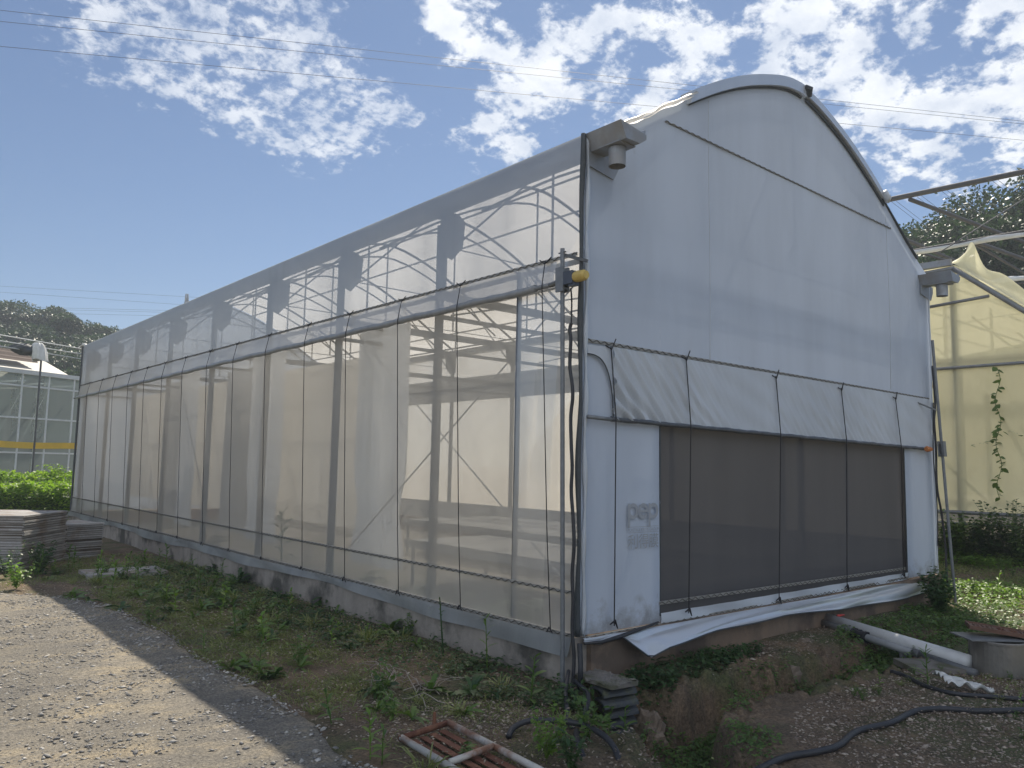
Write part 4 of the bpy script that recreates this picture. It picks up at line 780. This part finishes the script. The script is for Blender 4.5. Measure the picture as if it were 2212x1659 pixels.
for xx in (YX+1.5, YX+4.5):
    for k in range(5): b.tube([(xx, y0_+1+2.2*k, -.2), (xx, y0_+1+2.2*k, max(1.2, yroof(y0_+1+2.2*k)-.2))], .045, 6); b.tube([(xx, y0_+1+2.2*k, 3.6), (xx, y0_+2.6+2.2*k, max(1.2, min(5.2, yroof(y0_+2.6+2.2*k)-.2)))], .03, 6)
    b.tube([(xx, y0_+.5, 3.6), (xx, y1_, 3.6)], .04, 6)
b.build('frame_tube', M['galv'], Yt, smooth=True)
b = MB(); b.grid(lambda u, v: (YX+.02, y0_+(y1_-y0_)*u, zb_-.02+v*(zq3-.35-zb_)), 20, 2); b.build('lower_net', M['net'], Yt)
b = MB(); b.box((YX-.05, y0_, -.4), (YX+.15, y1_, zq3-.40)); b.build('base_wall', M['slab'], Yt)
def peak(u, v):
    y = yr+.1-(2.35*u); z = yroof(y)+.02; hgt = .62*math.exp(-((u-.13)/.07)**2*.9)*.9+.34*math.exp(-((u-.42)/.26)**2)+.04
    k = math.sin(v*math.pi); return (YX-.06+.45*v+.03*math.sin(u*21), y+.05*math.sin(v*6), z+hgt*(v**.7)*(1+.03*math.sin(u*30+3*v))-.0*k)
b = MB(); b.grid(peak, 50, 12); b.build('crumpled_film', M['yfilm'], Yt, smooth=True)
b = MB(); b.bar((YX-.05, yr+.05, rz+.06), (YX-.05, y1_, rz+.16), .1, .14); b.build('roof_edge', M['gutter'], Yt)
# bare pipe structure behind it
SX = 16.5; FR = empty('bare_pipe_structure', (20, 4, -.3), 'bare greenhouse roof frame of long pipes behind the yellow greenhouse', 'pipe frame')
def rod(name, pa, pb, r, mat='darkpipe', bulge=0):
    pa, pb = np.asarray(pa), np.asarray(pb); n_ = 14
    o = MB().tube([pa+(pb-pa)*i/n_+np.array([0, 0, bulge*math.sin(i*2.3)]) for i in range(n_+1)], [r*(1+(.2*math.sin(i*3.7) if bulge else 0)) for i in range(n_+1)], 8).build(name, M[mat], FR, smooth=True); return o
def ext(pa, pb, k0, k1): return pa+(pb-pa)*k0, pa+(pb-pa)*k1
S1 = lambda px, py, x=SX: at(px, py, 0, x)
rod('purlin', *ext(S1(1897, 436), S1(2212, 371), -1.5, 2), .075)
rod('purlin', *ext(S1(1950, 550, 18.5), S1(2212, 505, 18.5), -1.5, 2), .07, 'drape', .02); rod('purlin', *ext(S1(1950, 546, 18.5), S1(2212, 500, 18.5), -1.5, 2), .05)
rod('purlin', *ext(S1(2156, 607, 20.5), S1(2212, 600, 20.5), -6, 4), .07, 'drape', .02); rod('purlin', *ext(S1(2160, 618, 20.5), S1(2212, 611, 20.5), -6, 4), .025)
def raf(p1, p2, x, k1=2.2, r=.06): A1 = at(*p1, 0, x); B1 = at(*p2, 1, A1[1]); rod('rafter', *ext(A1, B1, 0, k1), r)
raf((1966, 431), (2212, 523), SX); raf((1935, 508), (2045, 556), SX+2); raf((1900, 520), (2035, 560), SX+4, r=.045); raf((2100, 520), (2212, 560), 18.5); raf((2090, 518), (2212, 590), 18.5, r=.04); raf((2160, 640), (2212, 665), 20.5)
rod('stay_wire', at(2030, 545, 0, 17.5), at(2212, 430, 1, at(2030, 545, 0, 17.5)[1]-1), .018)
b = MB()
for px in (1920, 1975, 2030, 2085, 2140): 
    A1 = S1(px+12, 436-65*(px-1897)/315); B1 = at(px+95, 436-65*(px-1897)/315+64, 1, A1[1]); b.tube([A1, A1+(B1-A1)*1.1], .006, 4); b.tube([A1+[.0, .12, 0], A1+(B1-A1)*1.1+[0, .12, 0]], .006, 4)
b.build('fine_wires', M['steel'], FR)
for (x, y) in ((16.5, 8), (20.5, 8)): rod('post', (x, y, -.3), (x, y, 7.5), .07)
# ------------------------------------------------------------------ power lines and pylon
def wire(p1, d1, p2, d2, lab, r=.02):
    A1, B1 = atd(*p1, d1), atd(*p2, d2); d = B1-A1; A1, B1 = A1-d*.3, B1+d*.3
    o = MB().tube([A1+(B1-A1)*i/20 for i in range(21)], r, 4).build('power_line', M['black'], None, (A1+B1)/2); tag(o, lab, 'power line', 'overhead power lines')
wire((0, 22), 55, (2212, 262), 75, 'thin dark power line crossing the whole sky, topmost of the three', .018)
wire((0, 46), 55, (2212, 268), 75, 'thin dark power line crossing the sky just under the topmost one', .018)
wire((0, 100), 55, (2212, 303), 75, 'thin dark power line crossing the sky, lowest of the long three', .018)
for i, (y1, y2) in enumerate(((628, 650), (641, 668), (672, 680), (676, 684), (684, 692))): wire((0, y1-10), 160, (420, y2-8), 160, 'faint distant power line over the far trees on the left', .022)
pt = atd(411, 636, 150); t = empty('pylon', (pt[0], pt[1], -3), 'tip of a lattice pylon showing above the far greenhouse roof', 'pylon')
b = MB(); s4 = [(-1.5, -1.5), (1.5, -1.5), (1.5, 1.5), (-1.5, 1.5)]
for (a1, a2) in s4: b.bar((pt[0]+a1*1.6, pt[1]+a2*1.6, -3), (pt[0]+a1*.1-.6, pt[1]+a2*.1, pt[2]), .12, .12)
for k in range(16):
    z0, z1 = -3+(pt[2]+3)*k/16, -3+(pt[2]+3)*(k+1)/16; f0, f1 = 1.6-1.5*k/16, 1.6-1.5*(k+1)/16
    for i in range(4):
        (a1, a2), (c1, c2_) = s4[i], s4[(i+1) % 4]; o0, o1 = -.6*k/16, -.6*(k+1)/16; b.bar((pt[0]+a1*f0+o0, pt[1]+a2*f0, z0), (pt[0]+c1*f1+o1, pt[1]+c2_*f1, z1), .07, .07)
b.build('lattice', M['galv'], t)
# ------------------------------------------------------------------ foliage builders
def leafarr(P, D, L_, Wd, droop, rows=(0, .35, .7, 1), wid=(.25, 1, .75, .06), roll=None, fold=0):
    n = len(P); D = D/np.linalg.norm(D, axis=1, keepdims=True); S = np.cross(D, np.array([0, 0, 1.]))+1e-6*np.ones(3); S /= np.linalg.norm(S, axis=1, keepdims=True)
    if roll is not None: U = np.cross(S, D); S = S*np.cos(roll)[:, None]+U*np.sin(roll)[:, None]
    V = []
    for t, w_ in zip(rows, wid):
        C = P+D*(L_*t)[:, None]; C[:, 2] -= droop*L_*t*t
        V += [C-S*(Wd*w_/2)[:, None], C+S*(Wd*w_/2)[:, None]]
    V = np.stack(V, 1); k = len(rows); f = np.array([(2*i, 2*i+1, 2*i+3, 2*i+2) for i in range(k-1)])
    return V.reshape(-1, 3), (np.arange(n)[:, None, None]*2*k+f[None]).reshape(-1, 4)
def joinm(lst):
    Vs, Fs, o = [], [], 0
    for V, F in lst: Vs.append(V); Fs.append(F+o); o += len(V)
    return np.concatenate(Vs), np.concatenate(Fs)
def randdir(n, zlo=-.2, zhi=1): a = rng.uniform(0, 6.283, n); z = rng.uniform(zlo, zhi, n); r = np.sqrt(np.clip(1-z*z, 0, 1)); return np.stack([r*np.cos(a), r*np.sin(a), z], 1)
def stemq(p0, p1, r):
    p0, p1 = np.asarray(p0, float), np.asarray(p1, float); d = p1-p0; s = np.cross(d, (0, 0, 1.))+np.array([1e-4, 0, 0]); s = s/np.linalg.norm(s)*r; u = np.cross(s, d); u = u/(np.linalg.norm(u)+1e-9)*r
    V = np.array([p0-s, p0+s, p1+s*.6, p1-s*.6, p0-u, p0+u, p1+u*.6, p1-u*.6]); return V, np.array([(0, 1, 2, 3), (4, 5, 6, 7)])
SERR = dict(rows=(0, .12, .2, .32, .4, .52, .6, .72, .8, 1), wid=(.2, .55, .35, .85, .5, 1, .6, .85, .5, .05))
def w_rosette(h=.3, n=16):
    a = rng.uniform(0, 6.28, n); e = rng.uniform(.25, 1.25, n); D = np.stack([np.cos(a)*np.cos(e), np.sin(a)*np.cos(e), np.sin(e)], 1)
    P = np.zeros((n, 3)); P[:, 2] = rng.uniform(0, .15*h, n); return joinm([leafarr(P, D, h*rng.uniform(.6, 1.15, n), h*rng.uniform(.16, .26, n), .45, roll=rng.uniform(-.5, .5, n), **SERR)])
def w_upright(h=.4, n=18, wl=.14, ll=.42, lean=.1):
    top = np.array([rng.uniform(-lean, lean), rng.uniform(-lean, lean), 1])*h; t = np.linspace(.12, .98, n); P = top[None]*t[:, None]
    a = np.arange(n)*2.4+rng.uniform(0, .5, n); e = .35+.6*t; D = np.stack([np.cos(a)*np.cos(e), np.sin(a)*np.cos(e), np.sin(e)], 1)
    return joinm([leafarr(P, D, h*ll*(1.1-.5*t)*rng.uniform(.8, 1.2, n), h*wl*(1.1-.5*t), .35, roll=rng.uniform(-.4, .4, n)), stemq((0, 0, -.02), top, h*.012+.002)])
def w_bushy(h=.35, nb=6, nl=9, ls=.06):
    out = []
    for i in range(nb):
        a = rng.uniform(0, 6.28); tip = np.array([math.cos(a)*rng.uniform(.1, .55), math.sin(a)*rng.uniform(.1, .55), rng.uniform(.55, 1)])*h; out.append(stemq((0, 0, 0), tip, .003))
        P = tip[None]*np.linspace(.25, 1, nl)[:, None]+rng.normal(0, .012, (nl, 3)); out.append(leafarr(P, randdir(nl, -.1, .8), ls*rng.uniform(.7, 1.3, nl), ls*.55*rng.uniform(.8, 1.2, nl), .4, roll=rng.uniform(-.6, .6, nl)))
    return joinm(out)
def w_tuft(h=.2, n=22):
    P = np.stack([rng.normal(0, .02, n), rng.normal(0, .02, n), np.zeros(n)], 1); return leafarr(P, randdir(n, .55, 1), h*rng.uniform(.6, 1.2, n), np.full(n, .008), .45, roll=rng.uniform(-1, 1, n))
def w_fern(h=.4):
    out = []
    for i in range(7):
        a = rng.uniform(0, 6.28); D = np.array([math.cos(a)*.8, math.sin(a)*.8, .9]); m_ = 14; t = np.linspace(.15, 1, m_); C = D[None]*(t*h)[:, None]; C[:, 2] -= .6*h*t*t
        s = np.array([-math.sin(a), math.cos(a), .1])
        for sg in (-1, 1): out.append(leafarr(C, np.repeat((s*sg+D*.35)[None], m_, 0), h*.22*(1.1-t)+.01, np.full(m_, h*.04), .2))
    return joinm(out)
def weed(nm, kind, px, py, h, mat, label, cat='weed', group=None, at3=None, **kw):
    V, F = kind(h, **kw); p_ = onzg(px, py, 0) if at3 is None else np.asarray(at3, float)
    o = fastmesh(nm, V+p_, F, mat, None, p_); return tag(o, label, cat, group)
# named plants
weed('thistle_plant', w_rosette, 722, 1305, .50, L3, 'large jagged leafed plant against the concrete plinth at the middle of the greenhouse side', n=34)
weed('thistle_plant', w_rosette, 845, 1365, .34, L1, 'jagged leafed plant at the plinth just right of the largest one', n=20)
weed('thistle_plant', w_rosette, 465, 1235, .42, L3, 'broad jagged plant by the plinth right of the flat board', n=24)
weed('thistle_plant', w_rosette, 515, 1262, .42, L3, 'dark jagged plant where the plinth rises from the weeds', n=20)
weed('tall_weed', w_upright, 1053, 1452, .52, L1, 'tall upright weed with long pointed leaves before the plinth near the corner', n=14, ll=.36, wl=.05)
weed('tall_weed', w_upright, 958, 1420, .62, L3, 'thin stalky seeding weed rising against the plinth', n=26, ll=.13, wl=.03)
weed('tall_weed', w_upright, 800, 1640, .30, L2, 'bright green upright weed at the bottom beside the road edge', n=12, ll=.5, wl=.13)
weed('tall_weed', w_upright, 825, 1652, .24, L1, 'small leafy weed right of the bright green one at the bottom', n=12, ll=.5, wl=.15)
weed('leafy_plant', w_rosette, 930, 1500, .26, L1, 'leafy clump with yellowish shoots right of the dry twigs', n=18)
weed('leafy_plant', w_rosette, 820, 1500, .30, L3, 'low spreading leafy clump under the dry twigs', n=18)
weed('leafy_plant', w_rosette, 1020, 1505, .30, L3, 'wide low leafy plant in front of the plinth near the corner', n=20)
weed('leafy_plant', w_bushy, 1180, 1640, .36, L2, 'bushy pale green plant at the bottom centre beside the arching hose', nb=14, nl=14, ls=.05)
weed('leafy_plant', w_bushy, 1235, 1665, .30, L3, 'small bushy plant at the bottom edge right of the pale green one', nb=10, nl=12, ls=.05)
weed('leafy_plant', w_bushy, 1010, 1640, .12, L1, 'small round leafed plant growing through the rack', nb=6, nl=5, ls=.06)
weed('leafy_plant', w_upright, 2005, 1482, .34, L1, 'feathery long leafed plant on the slab beside the steel drum', n=22, ll=.55, wl=.06)
weed('dark_shrub', w_bushy, 1985, 1322, .62, L3, 'dark glossy shrub at the right end of the gable plinth', 'shrub', None, at3=(7.15, -.35, -.42), nb=46, nl=16, ls=.075)
weed('dark_shrub', w_bushy, 1985, 1322, .45, L3, 'lower dark shrub in front of the glossy one at the right corner', 'shrub', None, at3=(6.7, -.55, -.42), nb=26, nl=14, ls=.065)
weed('leafy_plant', w_bushy, 75, 1240, .55, L3, 'bushy weed standing in front of the taller board stack', at3=gp(85, 1240), nb=22, nl=14, ls=.075)
weed('leafy_plant', w_bushy, 30, 1270, .42, L2, 'bright sunlit weed at the left edge before the board stacks', at3=gp(35, 1272), nb=14, nl=10, ls=.07)
weed('leafy_plant', w_bushy, 8, 1240, .5, L3, 'feathery dark weed at the far left edge beside the taller board stack', at3=gp(12, 1248), nb=16, nl=12, ls=.06)
weed('sunlit_plant', w_upright, 2155, 1285, .34, L2, 'yellow green spiky plant on the sunlit bank at the right', n=14, ll=.5, wl=.08)
for i, (px, py) in enumerate(((1290, 1175), (1090, 1180), (900, 1180))): pass
for (x, y, h, lb) in ((.55, 4.9, .75, 'arching plant inside the greenhouse under the gathered curtain'), (.5, 3.6, .6, 'dark drooping plant inside the greenhouse beside the brace crossing'), (.5, 2.2, .8, 'fern like plant inside the greenhouse near the clear end strip'), (.6, 1.3, .9, 'tall feathery plant inside the greenhouse behind the net edge'), (.45, 7.4, 1.0, 'dark leafed plant inside the greenhouse left of the gathered curtain'), (.5, 10.9, .8, 'thin plant inside the greenhouse by the grey curtain')):
    V, F = w_fern(h) if h < .95 else w_upright(h, 14, .1, .4); o = fastmesh('indoor_plant', V+np.array([x, y, -.3]), F, L7, None, (x, y, -.3)); tag(o, lb, 'plant')
# twigs
q0 = onzg(885, 1490); b = MB()
for i in range(24):
    a = rng.normal(1.2, .6); p_ = q0+np.array([rng.normal(0, .12), rng.normal(0, .25), .02]); L_ = rng.uniform(.25, .8); ps = [p_]; 
    for k in range(6): a += rng.normal(0, .25); p_ = p_+np.array([math.cos(a)*L_/6, math.sin(a)*L_/6, rng.normal(.015 if k < 3 else -.02, .02)]); ps.append(p_)
    b.tube(ps, list(np.linspace(.0045, .0018, 7)), 4)
o = b.build('dry_branches', M['twig'], None, q0); tag(o, 'tangle of bare dry twigs lying among the weeds before the plinth', 'branches')
# vine on the yellow film
V0, V1 = YG(2163, 1075), YG(2158, 795); V0[0] = V1[0] = YX-.1; n = 46; t_ = np.linspace(0, 1, n); P = V0[None]*(1-t_)[:, None]+V1[None]*t_[:, None]+np.stack([np.zeros(n), .05*np.sin(t_*19), np.zeros(n)], 1)
cr = [leafarr(P, randdir(n, -.5, .3), rng.uniform(.09, .17, n), rng.uniform(.08, .13, n), .3, roll=rng.uniform(-1, 1, n))]+[stemq(P[i], P[i+1], .008) for i in range(n-1)]
P2 = np.array([P[22]+np.array([-.02, -.1*k, .05*math.sin(k)]) for k in range(8)]+[P[20]+np.array([-.02, .08*k, -.02*k]) for k in range(7)]); cr.append(leafarr(P2, randdir(15, -.5, .3), rng.uniform(.08, .13, 15), rng.uniform(.07, .1, 15), .3))
V, F = joinm(cr); o = fastmesh('climbing_vine', V, F, L1, None, V0); tag(o, 'thin climbing vine hanging down the yellow film wall', 'vine')
# scattered weeds, copied
protos = []
def proto(nm, V, F, mat, lab, grp): o = fastmesh(nm, V, F, mat, None, (0, 0, 0)); tag(o, lab, 'weed', grp); protos.append(o); o['_n'] = 0; return o
PR = [proto('small_weed', *w_rosette(.16, 10), L1, 'small jagged green weed scattered over the dirt strip', 'small jagged weeds on the dirt strip'), proto('small_weed', *w_rosette(.2, 13), L3, 'small jagged green weed scattered over the dirt strip', 'small jagged weeds on the dirt strip'),
      proto('small_sprout', *w_upright(.2, 9, .2, .5), L2, 'small upright leafy sprout scattered over the dirt strip', 'small upright sprouts on the dirt strip'), proto('small_sprout', *w_upright(.26, 12, .12, .5), L1, 'small upright leafy sprout scattered over the dirt strip', 'small upright sprouts on the dirt strip'),
      proto('small_bush', *w_bushy(.22, 7, 8, .045), L1, 'small bushy weed scattered over the dirt strip', 'small bushy weeds on the dirt strip'), proto('grass_tuft', *w_tuft(.2, 34), L5, 'loose tuft of grass on the dirt strip', 'grass tufts on the dirt strip')]
for o in PR: del o['_n']
used = [False]*6
def put(k, x, y, s, z=None):
    o = PR[k] if not used[k] else PR[k].copy()
    if used[k]: col.objects.link(o)
    used[k] = True; o.location = (x, y, float(zg(x, y)) if z is None else z); o.rotation_euler = (rng.normal(0, .08), rng.normal(0, .08), rng.uniform(0, 6.28)); o.scale = (s,)*3
cnt = 0
while cnt < 230:
    y = rng.uniform(-1.6, 11) if rng.random() < .8 else rng.uniform(-1, 4); x = rng.uniform(-2.7, -.15); 
    if x < float(xedge(y))+.02 or y < -1.2 and x > -1.2: continue
    d = fbm(x*1.2, y*.8, 3)+.1*(y > 4)
    if d < rng.uniform(-.35, .25): continue
    if -2.15 < x < -1.3 and -1.6 < y < -.1: continue
    put(int(rng.choice(6, p=[.22, .16, .14, .14, .14, .20])), x, y, rng.uniform(.7, 1.7)); cnt += 1
for _ in range(55): put(int(rng.choice([2, 3, 4, 5], p=[.2, .2, .3, .3])), rng.uniform(8.3, 12.5), rng.uniform(-3.5, 3), rng.uniform(.7, 1.5))
for _ in range(25): put(int(rng.choice([2, 4, 5])), rng.uniform(1.5, 4), rng.uniform(-3.2, -1.7), rng.uniform(.35, .7))
# stuff: short grass and creeping ground cover
def scatter(name, regions, mat, kind, label):
    out = []
    for (cx_, cy_, rx, ry_, n, h) in regions:
        r = np.sqrt(rng.random(n)); a = rng.uniform(0, 6.283, n); x = cx_+r*rx*np.cos(a); y = cy_+r*ry_*np.sin(a)
        k = (fbm(x*1.7, y*1.7, 3) > rng.uniform(-.5, .15, n)) & ((x > xedge(y)-.03)) & ~((x > -.1) & (x < 8.08) & (y > -.03)); x, y = x[k], y[k]; m_ = len(x); P = np.stack([x, y, zg(x, y)-.005], 1)
        if kind == 'grass': out.append(leafarr(P, randdir(m_, .45, 1), h*rng.uniform(.5, 1.3, m_), np.full(m_, .0065), .4, roll=rng.uniform(-1.5, 1.5, m_)))
        else:
            P[:, 2] += rng.uniform(.005, .10, m_)*(h/.05); out.append(leafarr(P, randdir(m_, -.1, .7), h*rng.uniform(.6, 1.3, m_), h*.5*rng.uniform(.7, 1.3, m_), .4, roll=rng.uniform(-.6, .6, m_)))
    V, F = joinm(out); o = fastmesh(name, V, F, mat, None, (0, 0, -.44)); return tag(o, label, None, None, 'stuff')
scatter('grass', [(-1.2, 5, 1.3, 5.5, 16000, .12), (-1.9, 4, .7, 4, 8000, .12), (-1.4, 10.5, 1.5, 2.5, 4500, .13), (-2.6, 10, 1.6, 1.2, 2500, .14), (-1.5, -.5, .8, .8, 1600, .06), (3.6, -2.4, .7, .5, 900, .09)], L5, 'grass', 'short thin grass over the dirt strip')
lit = leafmat('dry_litter', (.16,.11,.07), (.42,.36,.28), tl=.1)
scatter('leaf_litter', [(-1.2, 3, 1.4, 5.5, 9000, .030), (-.8, -.3, .9, 1.0, 1500, .028), (2.2, -2.5, 1.6, .8, 1800, .026), (4.5, -.5, 2.4, .35, 1500, .028)], lit, 'leaf', 'dry leaf litter and bits of straw on the earth')
scatter('sunlit_grass', [(10, -.5, 1.9, 3.2, 9000, .14), (11.5, 1.5, 1.2, 3, 6000, .18)], L5, 'grass', 'sunlit grass on the yard beyond the right corner')
scatter('ground_cover', [(-.45, .3, .5, .9, 2600, .055), (-.6, -.35, .25, .3, 350, .05), (-.55, 3, .6, 2.6, 2600, .05), (-.8, 7.5, .9, 3, 3000, .055), (1.3, -.35, 1.2, .2, 1600, .055), (.5, -.45, .35, .2, 700, .06)], L3, 'leaf', 'creeping dark leaves at the foot of the walls')
scatter('ditch_cover', [(.4, -1.05, .9, .35, 2400, .042), (1.6, -.98, 1.2, .3, 3600, .040), (3.2, -1.15, 1.3, .35, 3400, .045), (-.3, -1.75, .5, .45, 1500, .04), (5, -.9, 1.6, .6, 4500, .05), (6.8, -.9, 1.2, .8, 3500, .055), (4.6, -2.2, .7, .5, 1500, .05)], L1, 'leaf', 'small creeping leaves filling the ditch')
scatter('bank_plants', [(9, -.9, 1.1, 1.2, 3600, .07), (12.3, 1.6, .7, 4.2, 9000, .10), (11.3, 3.2, 1.3, 1.3, 3500, .10)], L2, 'leaf', 'bright low plants on the sunlit bank and along the yellow greenhouse')
# shrubs along the yellow greenhouse
for i, (px, py, h, mt, lb) in enumerate(((2085, 1170, 1.0, L1, 'bushy green shrub under the left part of the yellow film'), (2135, 1150, .9, L3, 'dark shrub under the middle of the yellow film'), (2185, 1140, 1.3, L3, 'taller dark purplish shrub at the foot of the climbing vine'), (2050, 1180, .8, L1, 'low shrub just beside the leaning pole under the yellow film'), (2212, 1190, .9, L1, 'green shrub at the right edge under the yellow film'))):
    p_ = at(px, py, 0, 12.3); z_ = float(zg(p_[0], p_[1])); V, F = w_bushy(h, 60, 16, .10); V[:, 2] = V[:, 2]; o = fastmesh('shrub', V+np.array([p_[0], p_[1], z_]), F, mt, None, (p_[0], p_[1], z_)); tag(o, lb, 'shrub')
# hedges before the glasshouse
def hedge(c, lx, ly, h, n, lab):
    P = rng.uniform(-1, 1, (n, 3)); side = rng.integers(0, 5, n); P[side == 0, 2] = 1; P[side == 1, 1] = -1; P[side == 2, 2] = rng.uniform(.6, 1, (side == 2).sum()); P[side == 3, 1] = rng.uniform(-1, -.7, (side == 3).sum())
    P = P*np.array([lx, ly, h/2]); P[:, 2] += h/2; P += np.array(c); top = .22*fbm(P[:, 0]*1.9, P[:, 1]*1.9, 3); P[:, 2] += top*(P[:, 2]-c[2])/h; P[:, 1] += .2*fbm(P[:, 0]*2.1, P[:, 2]*3, 2)
    V, F = leafarr(P, randdir(n, -.2, 1)+np.array([0, -.5, 0]), rng.uniform(.10, .2, n), rng.uniform(.05, .08, n), .3, roll=rng.uniform(-.8, .8, n))
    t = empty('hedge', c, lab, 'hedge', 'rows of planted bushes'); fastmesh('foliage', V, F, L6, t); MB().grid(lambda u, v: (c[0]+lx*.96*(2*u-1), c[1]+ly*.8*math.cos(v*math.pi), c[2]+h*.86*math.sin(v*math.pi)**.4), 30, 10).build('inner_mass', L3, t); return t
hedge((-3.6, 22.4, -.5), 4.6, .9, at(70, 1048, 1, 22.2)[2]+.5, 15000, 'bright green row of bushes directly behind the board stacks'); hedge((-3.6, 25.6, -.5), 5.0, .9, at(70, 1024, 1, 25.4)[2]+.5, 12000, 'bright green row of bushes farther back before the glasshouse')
q0 = at(115, 1018, 1, 25.4); V, F = w_bushy(.8, 40, 14, .11); o = fastmesh('bush', V+np.array([q0[0], 25.4, q0[2]-.55]), F, L6, None, (q0[0], 25.4, q0[2]-.55)); tag(o, 'round bush top standing above the far hedge row', 'bush')
# ------------------------------------------------------------------ hills and trees
def hillf(cx_, cy_, rx, ry_, h): return lambda u, v: (cx_+rx*(2*u-1), cy_+ry_*(2*v-1), -1.5+h*max(0, 1-((2*u-1)**2+(2*v-1)**2))**.6*(1+.15*float(fbm(u*5, v*5, 3))))
hm = pm('forest_floor', (.035,.05,.02), (.025,.035,.015), .3, .95)
H1 = MB().grid(hillf(-10, 118, 70, 36, 15), 40, 24).build('hill', hm, smooth=True); tag(H1, kind='structure')
H2 = MB().grid(hillf(75, 42, 30, 30, 18), 30, 24).build('hill', hm, smooth=True); tag(H2, kind='structure')
def crown(h, wd, n, ls, nb=16, flat=.75):
    C = []; out = []
    for i in range(nb):
        a = rng.uniform(0, 6.28); r = wd*rng.uniform(.1, .9)**.7; C.append((math.cos(a)*r, math.sin(a)*r, h*(rng.uniform(.36, .92)-(.18*r/wd))))
    for c in C:
        m_ = n//nb; R_ = wd*rng.uniform(.30, .52); d = randdir(m_, -.5, 1); rr = R_*rng.uniform(.55, 1.05, m_)[:, None]; P = np.array(c)+d*rr*np.array([1, 1, flat*.8]); P += rng.normal(0, R_*.07, P.shape)
        out.append(leafarr(P, d+rng.normal(0, .6, d.shape), ls*rng.uniform(.6, 1.4, m_), ls*.7*rng.uniform(.6, 1.3, m_), .25, (0, .5, 1), (.3, 1, .15), roll=rng.uniform(-1, 1, m_)))
    return joinm(out), C
def tree(h, wd, n, ls, lab, grp, loc, mat=None, nb=16):
    t = empty('tree', (0, 0, 0), lab, 'tree', grp); (V, F), C = crown(h, wd, n, ls, nb); fastmesh('crown', V, F, mat or L4, t)
    b = MB(); b.tube([(0, 0, -1), (0.05*h, 0, h*.3), (0, .03*h, h*.6)], [h*.035, h*.025, h*.012], 7)
    for c in C[::2]: b.tube([(0.03*h, 0, h*.25), (c[0]*.5, c[1]*.5, h*.25+(c[2]-h*.25)*.6), c], [h*.014, h*.009, h*.004], 5)
    b.build('trunk', M['bark'], t); t.location = tuple(map(float, loc)); return t
GT = 'trees on the wooded hill behind the glasshouse'; LT = 'leafy dark green tree on the wooded hill to the left'
tp = [tree(9, 3.6, 11000, .28, LT, GT, (0, 90, 0)), tree(8, 3.2, 9000, .27, LT, GT, (0, 90, 0), nb=12), tree(10, 3.3, 10000, .28, LT, GT, (0, 90, 0), nb=13)]
i = 0; spots = []
for row, (py, d, step) in enumerate(((655, 104, 38), (688, 92, 40), (722, 84, 42), (752, 76, 44))):
    for px in range(-60, 335, step):
        top = {0: np.interp(px, [-60, 0, 60, 110, 150, 190, 225, 250, 290, 330], [640, 640, 643, 655, 668, 690, 715, 712, 694, 700]), 1: None}.get(row)
        ty = (top if row == 0 else max(py+rng.uniform(-8, 8), np.interp(px, [-60, 0, 60, 110, 150, 190, 225, 250, 290, 330], [650, 650, 655, 668, 685, 705, 730, 725, 712, 715])))
        spots.append((px+rng.uniform(-6, 6), ty+rng.uniform(-5, 7), d*rng.uniform(.96, 1.04)))
for k, (px, py, d) in enumerate(spots):
    p_ = atd(px, py, d); o = tp[k] if k < 3 else copy_tree(tp[k % 3]); s = rng.uniform(.85, 1.15); hh = (9, 8, 10)[k % 3]*s*1.0; o.location = (p_[0], p_[1], p_[2]-hh*.97); o.rotation_euler[2] = rng.uniform(0, 6.28); o.scale = (s*1.05, s*1.05, s)
for k, (px, py, d, s, lb) in enumerate(((1945, 512, 46, 1.15, 'dark tree touching the gable edge below the bare pipe end'), (2010, 478, 47, 1.1, 'rounded dark tree just left of the middle one behind the pipes'), (2215, 365, 44, 1.25, 'tall leafy tree at the right edge rising above the bare pipes'), (2130, 455, 46, 1.15, 'broad dark tree behind the bare pipe frame left of the tallest one'), (2050, 468, 48, 1.15, 'dark rounded tree in the middle behind the bare pipes'), (1968, 502, 50, 1.05, 'dark tree nearest to the gable edge behind the bare pipes'), (2090, 500, 42, 1.2, 'lower dense tree behind the crumpled yellow film'), (2200, 470, 40, 1.3, 'lower dense tree at the right edge under the tallest one'), (1990, 545, 40, 1.1, 'lower dark tree between the gable and the yellow roof tip'), (2270, 420, 42, 1.4, 'large tree just beyond the right edge of the view'), (2150, 570, 38, 1.2, 'low dark tree foliage right above the yellow roof slope'), (1925, 560, 44, 1.0, 'low dark tree hidden mostly by the white gable edge'))):
    p_ = atd(px, py, d); t = tree(10, 4.2, 32000, .18, lb, None, (p_[0], p_[1], p_[2]-9.7*s), nb=26); t.scale = (s,)*3
print('objects', len(bpy.data.objects))

# ------------------------------------------------------------------ air
def haze():
    m, N, L = nodes('haze_air'); o = N.new('ShaderNodeOutputMaterial'); v = N.new('ShaderNodeVolumePrincipled'); v.inputs['Color'].default_value = (.80, .88, 1, 1); v.inputs['Density'].default_value = .0013; v.inputs['Anisotropy'].default_value = .3
    L.new(v.outputs[0], o.inputs['Volume']); h = MB().box((-420, -140, -8), (440, 440, 60)).build('haze', m); tag(h, kind='stuff')
haze()
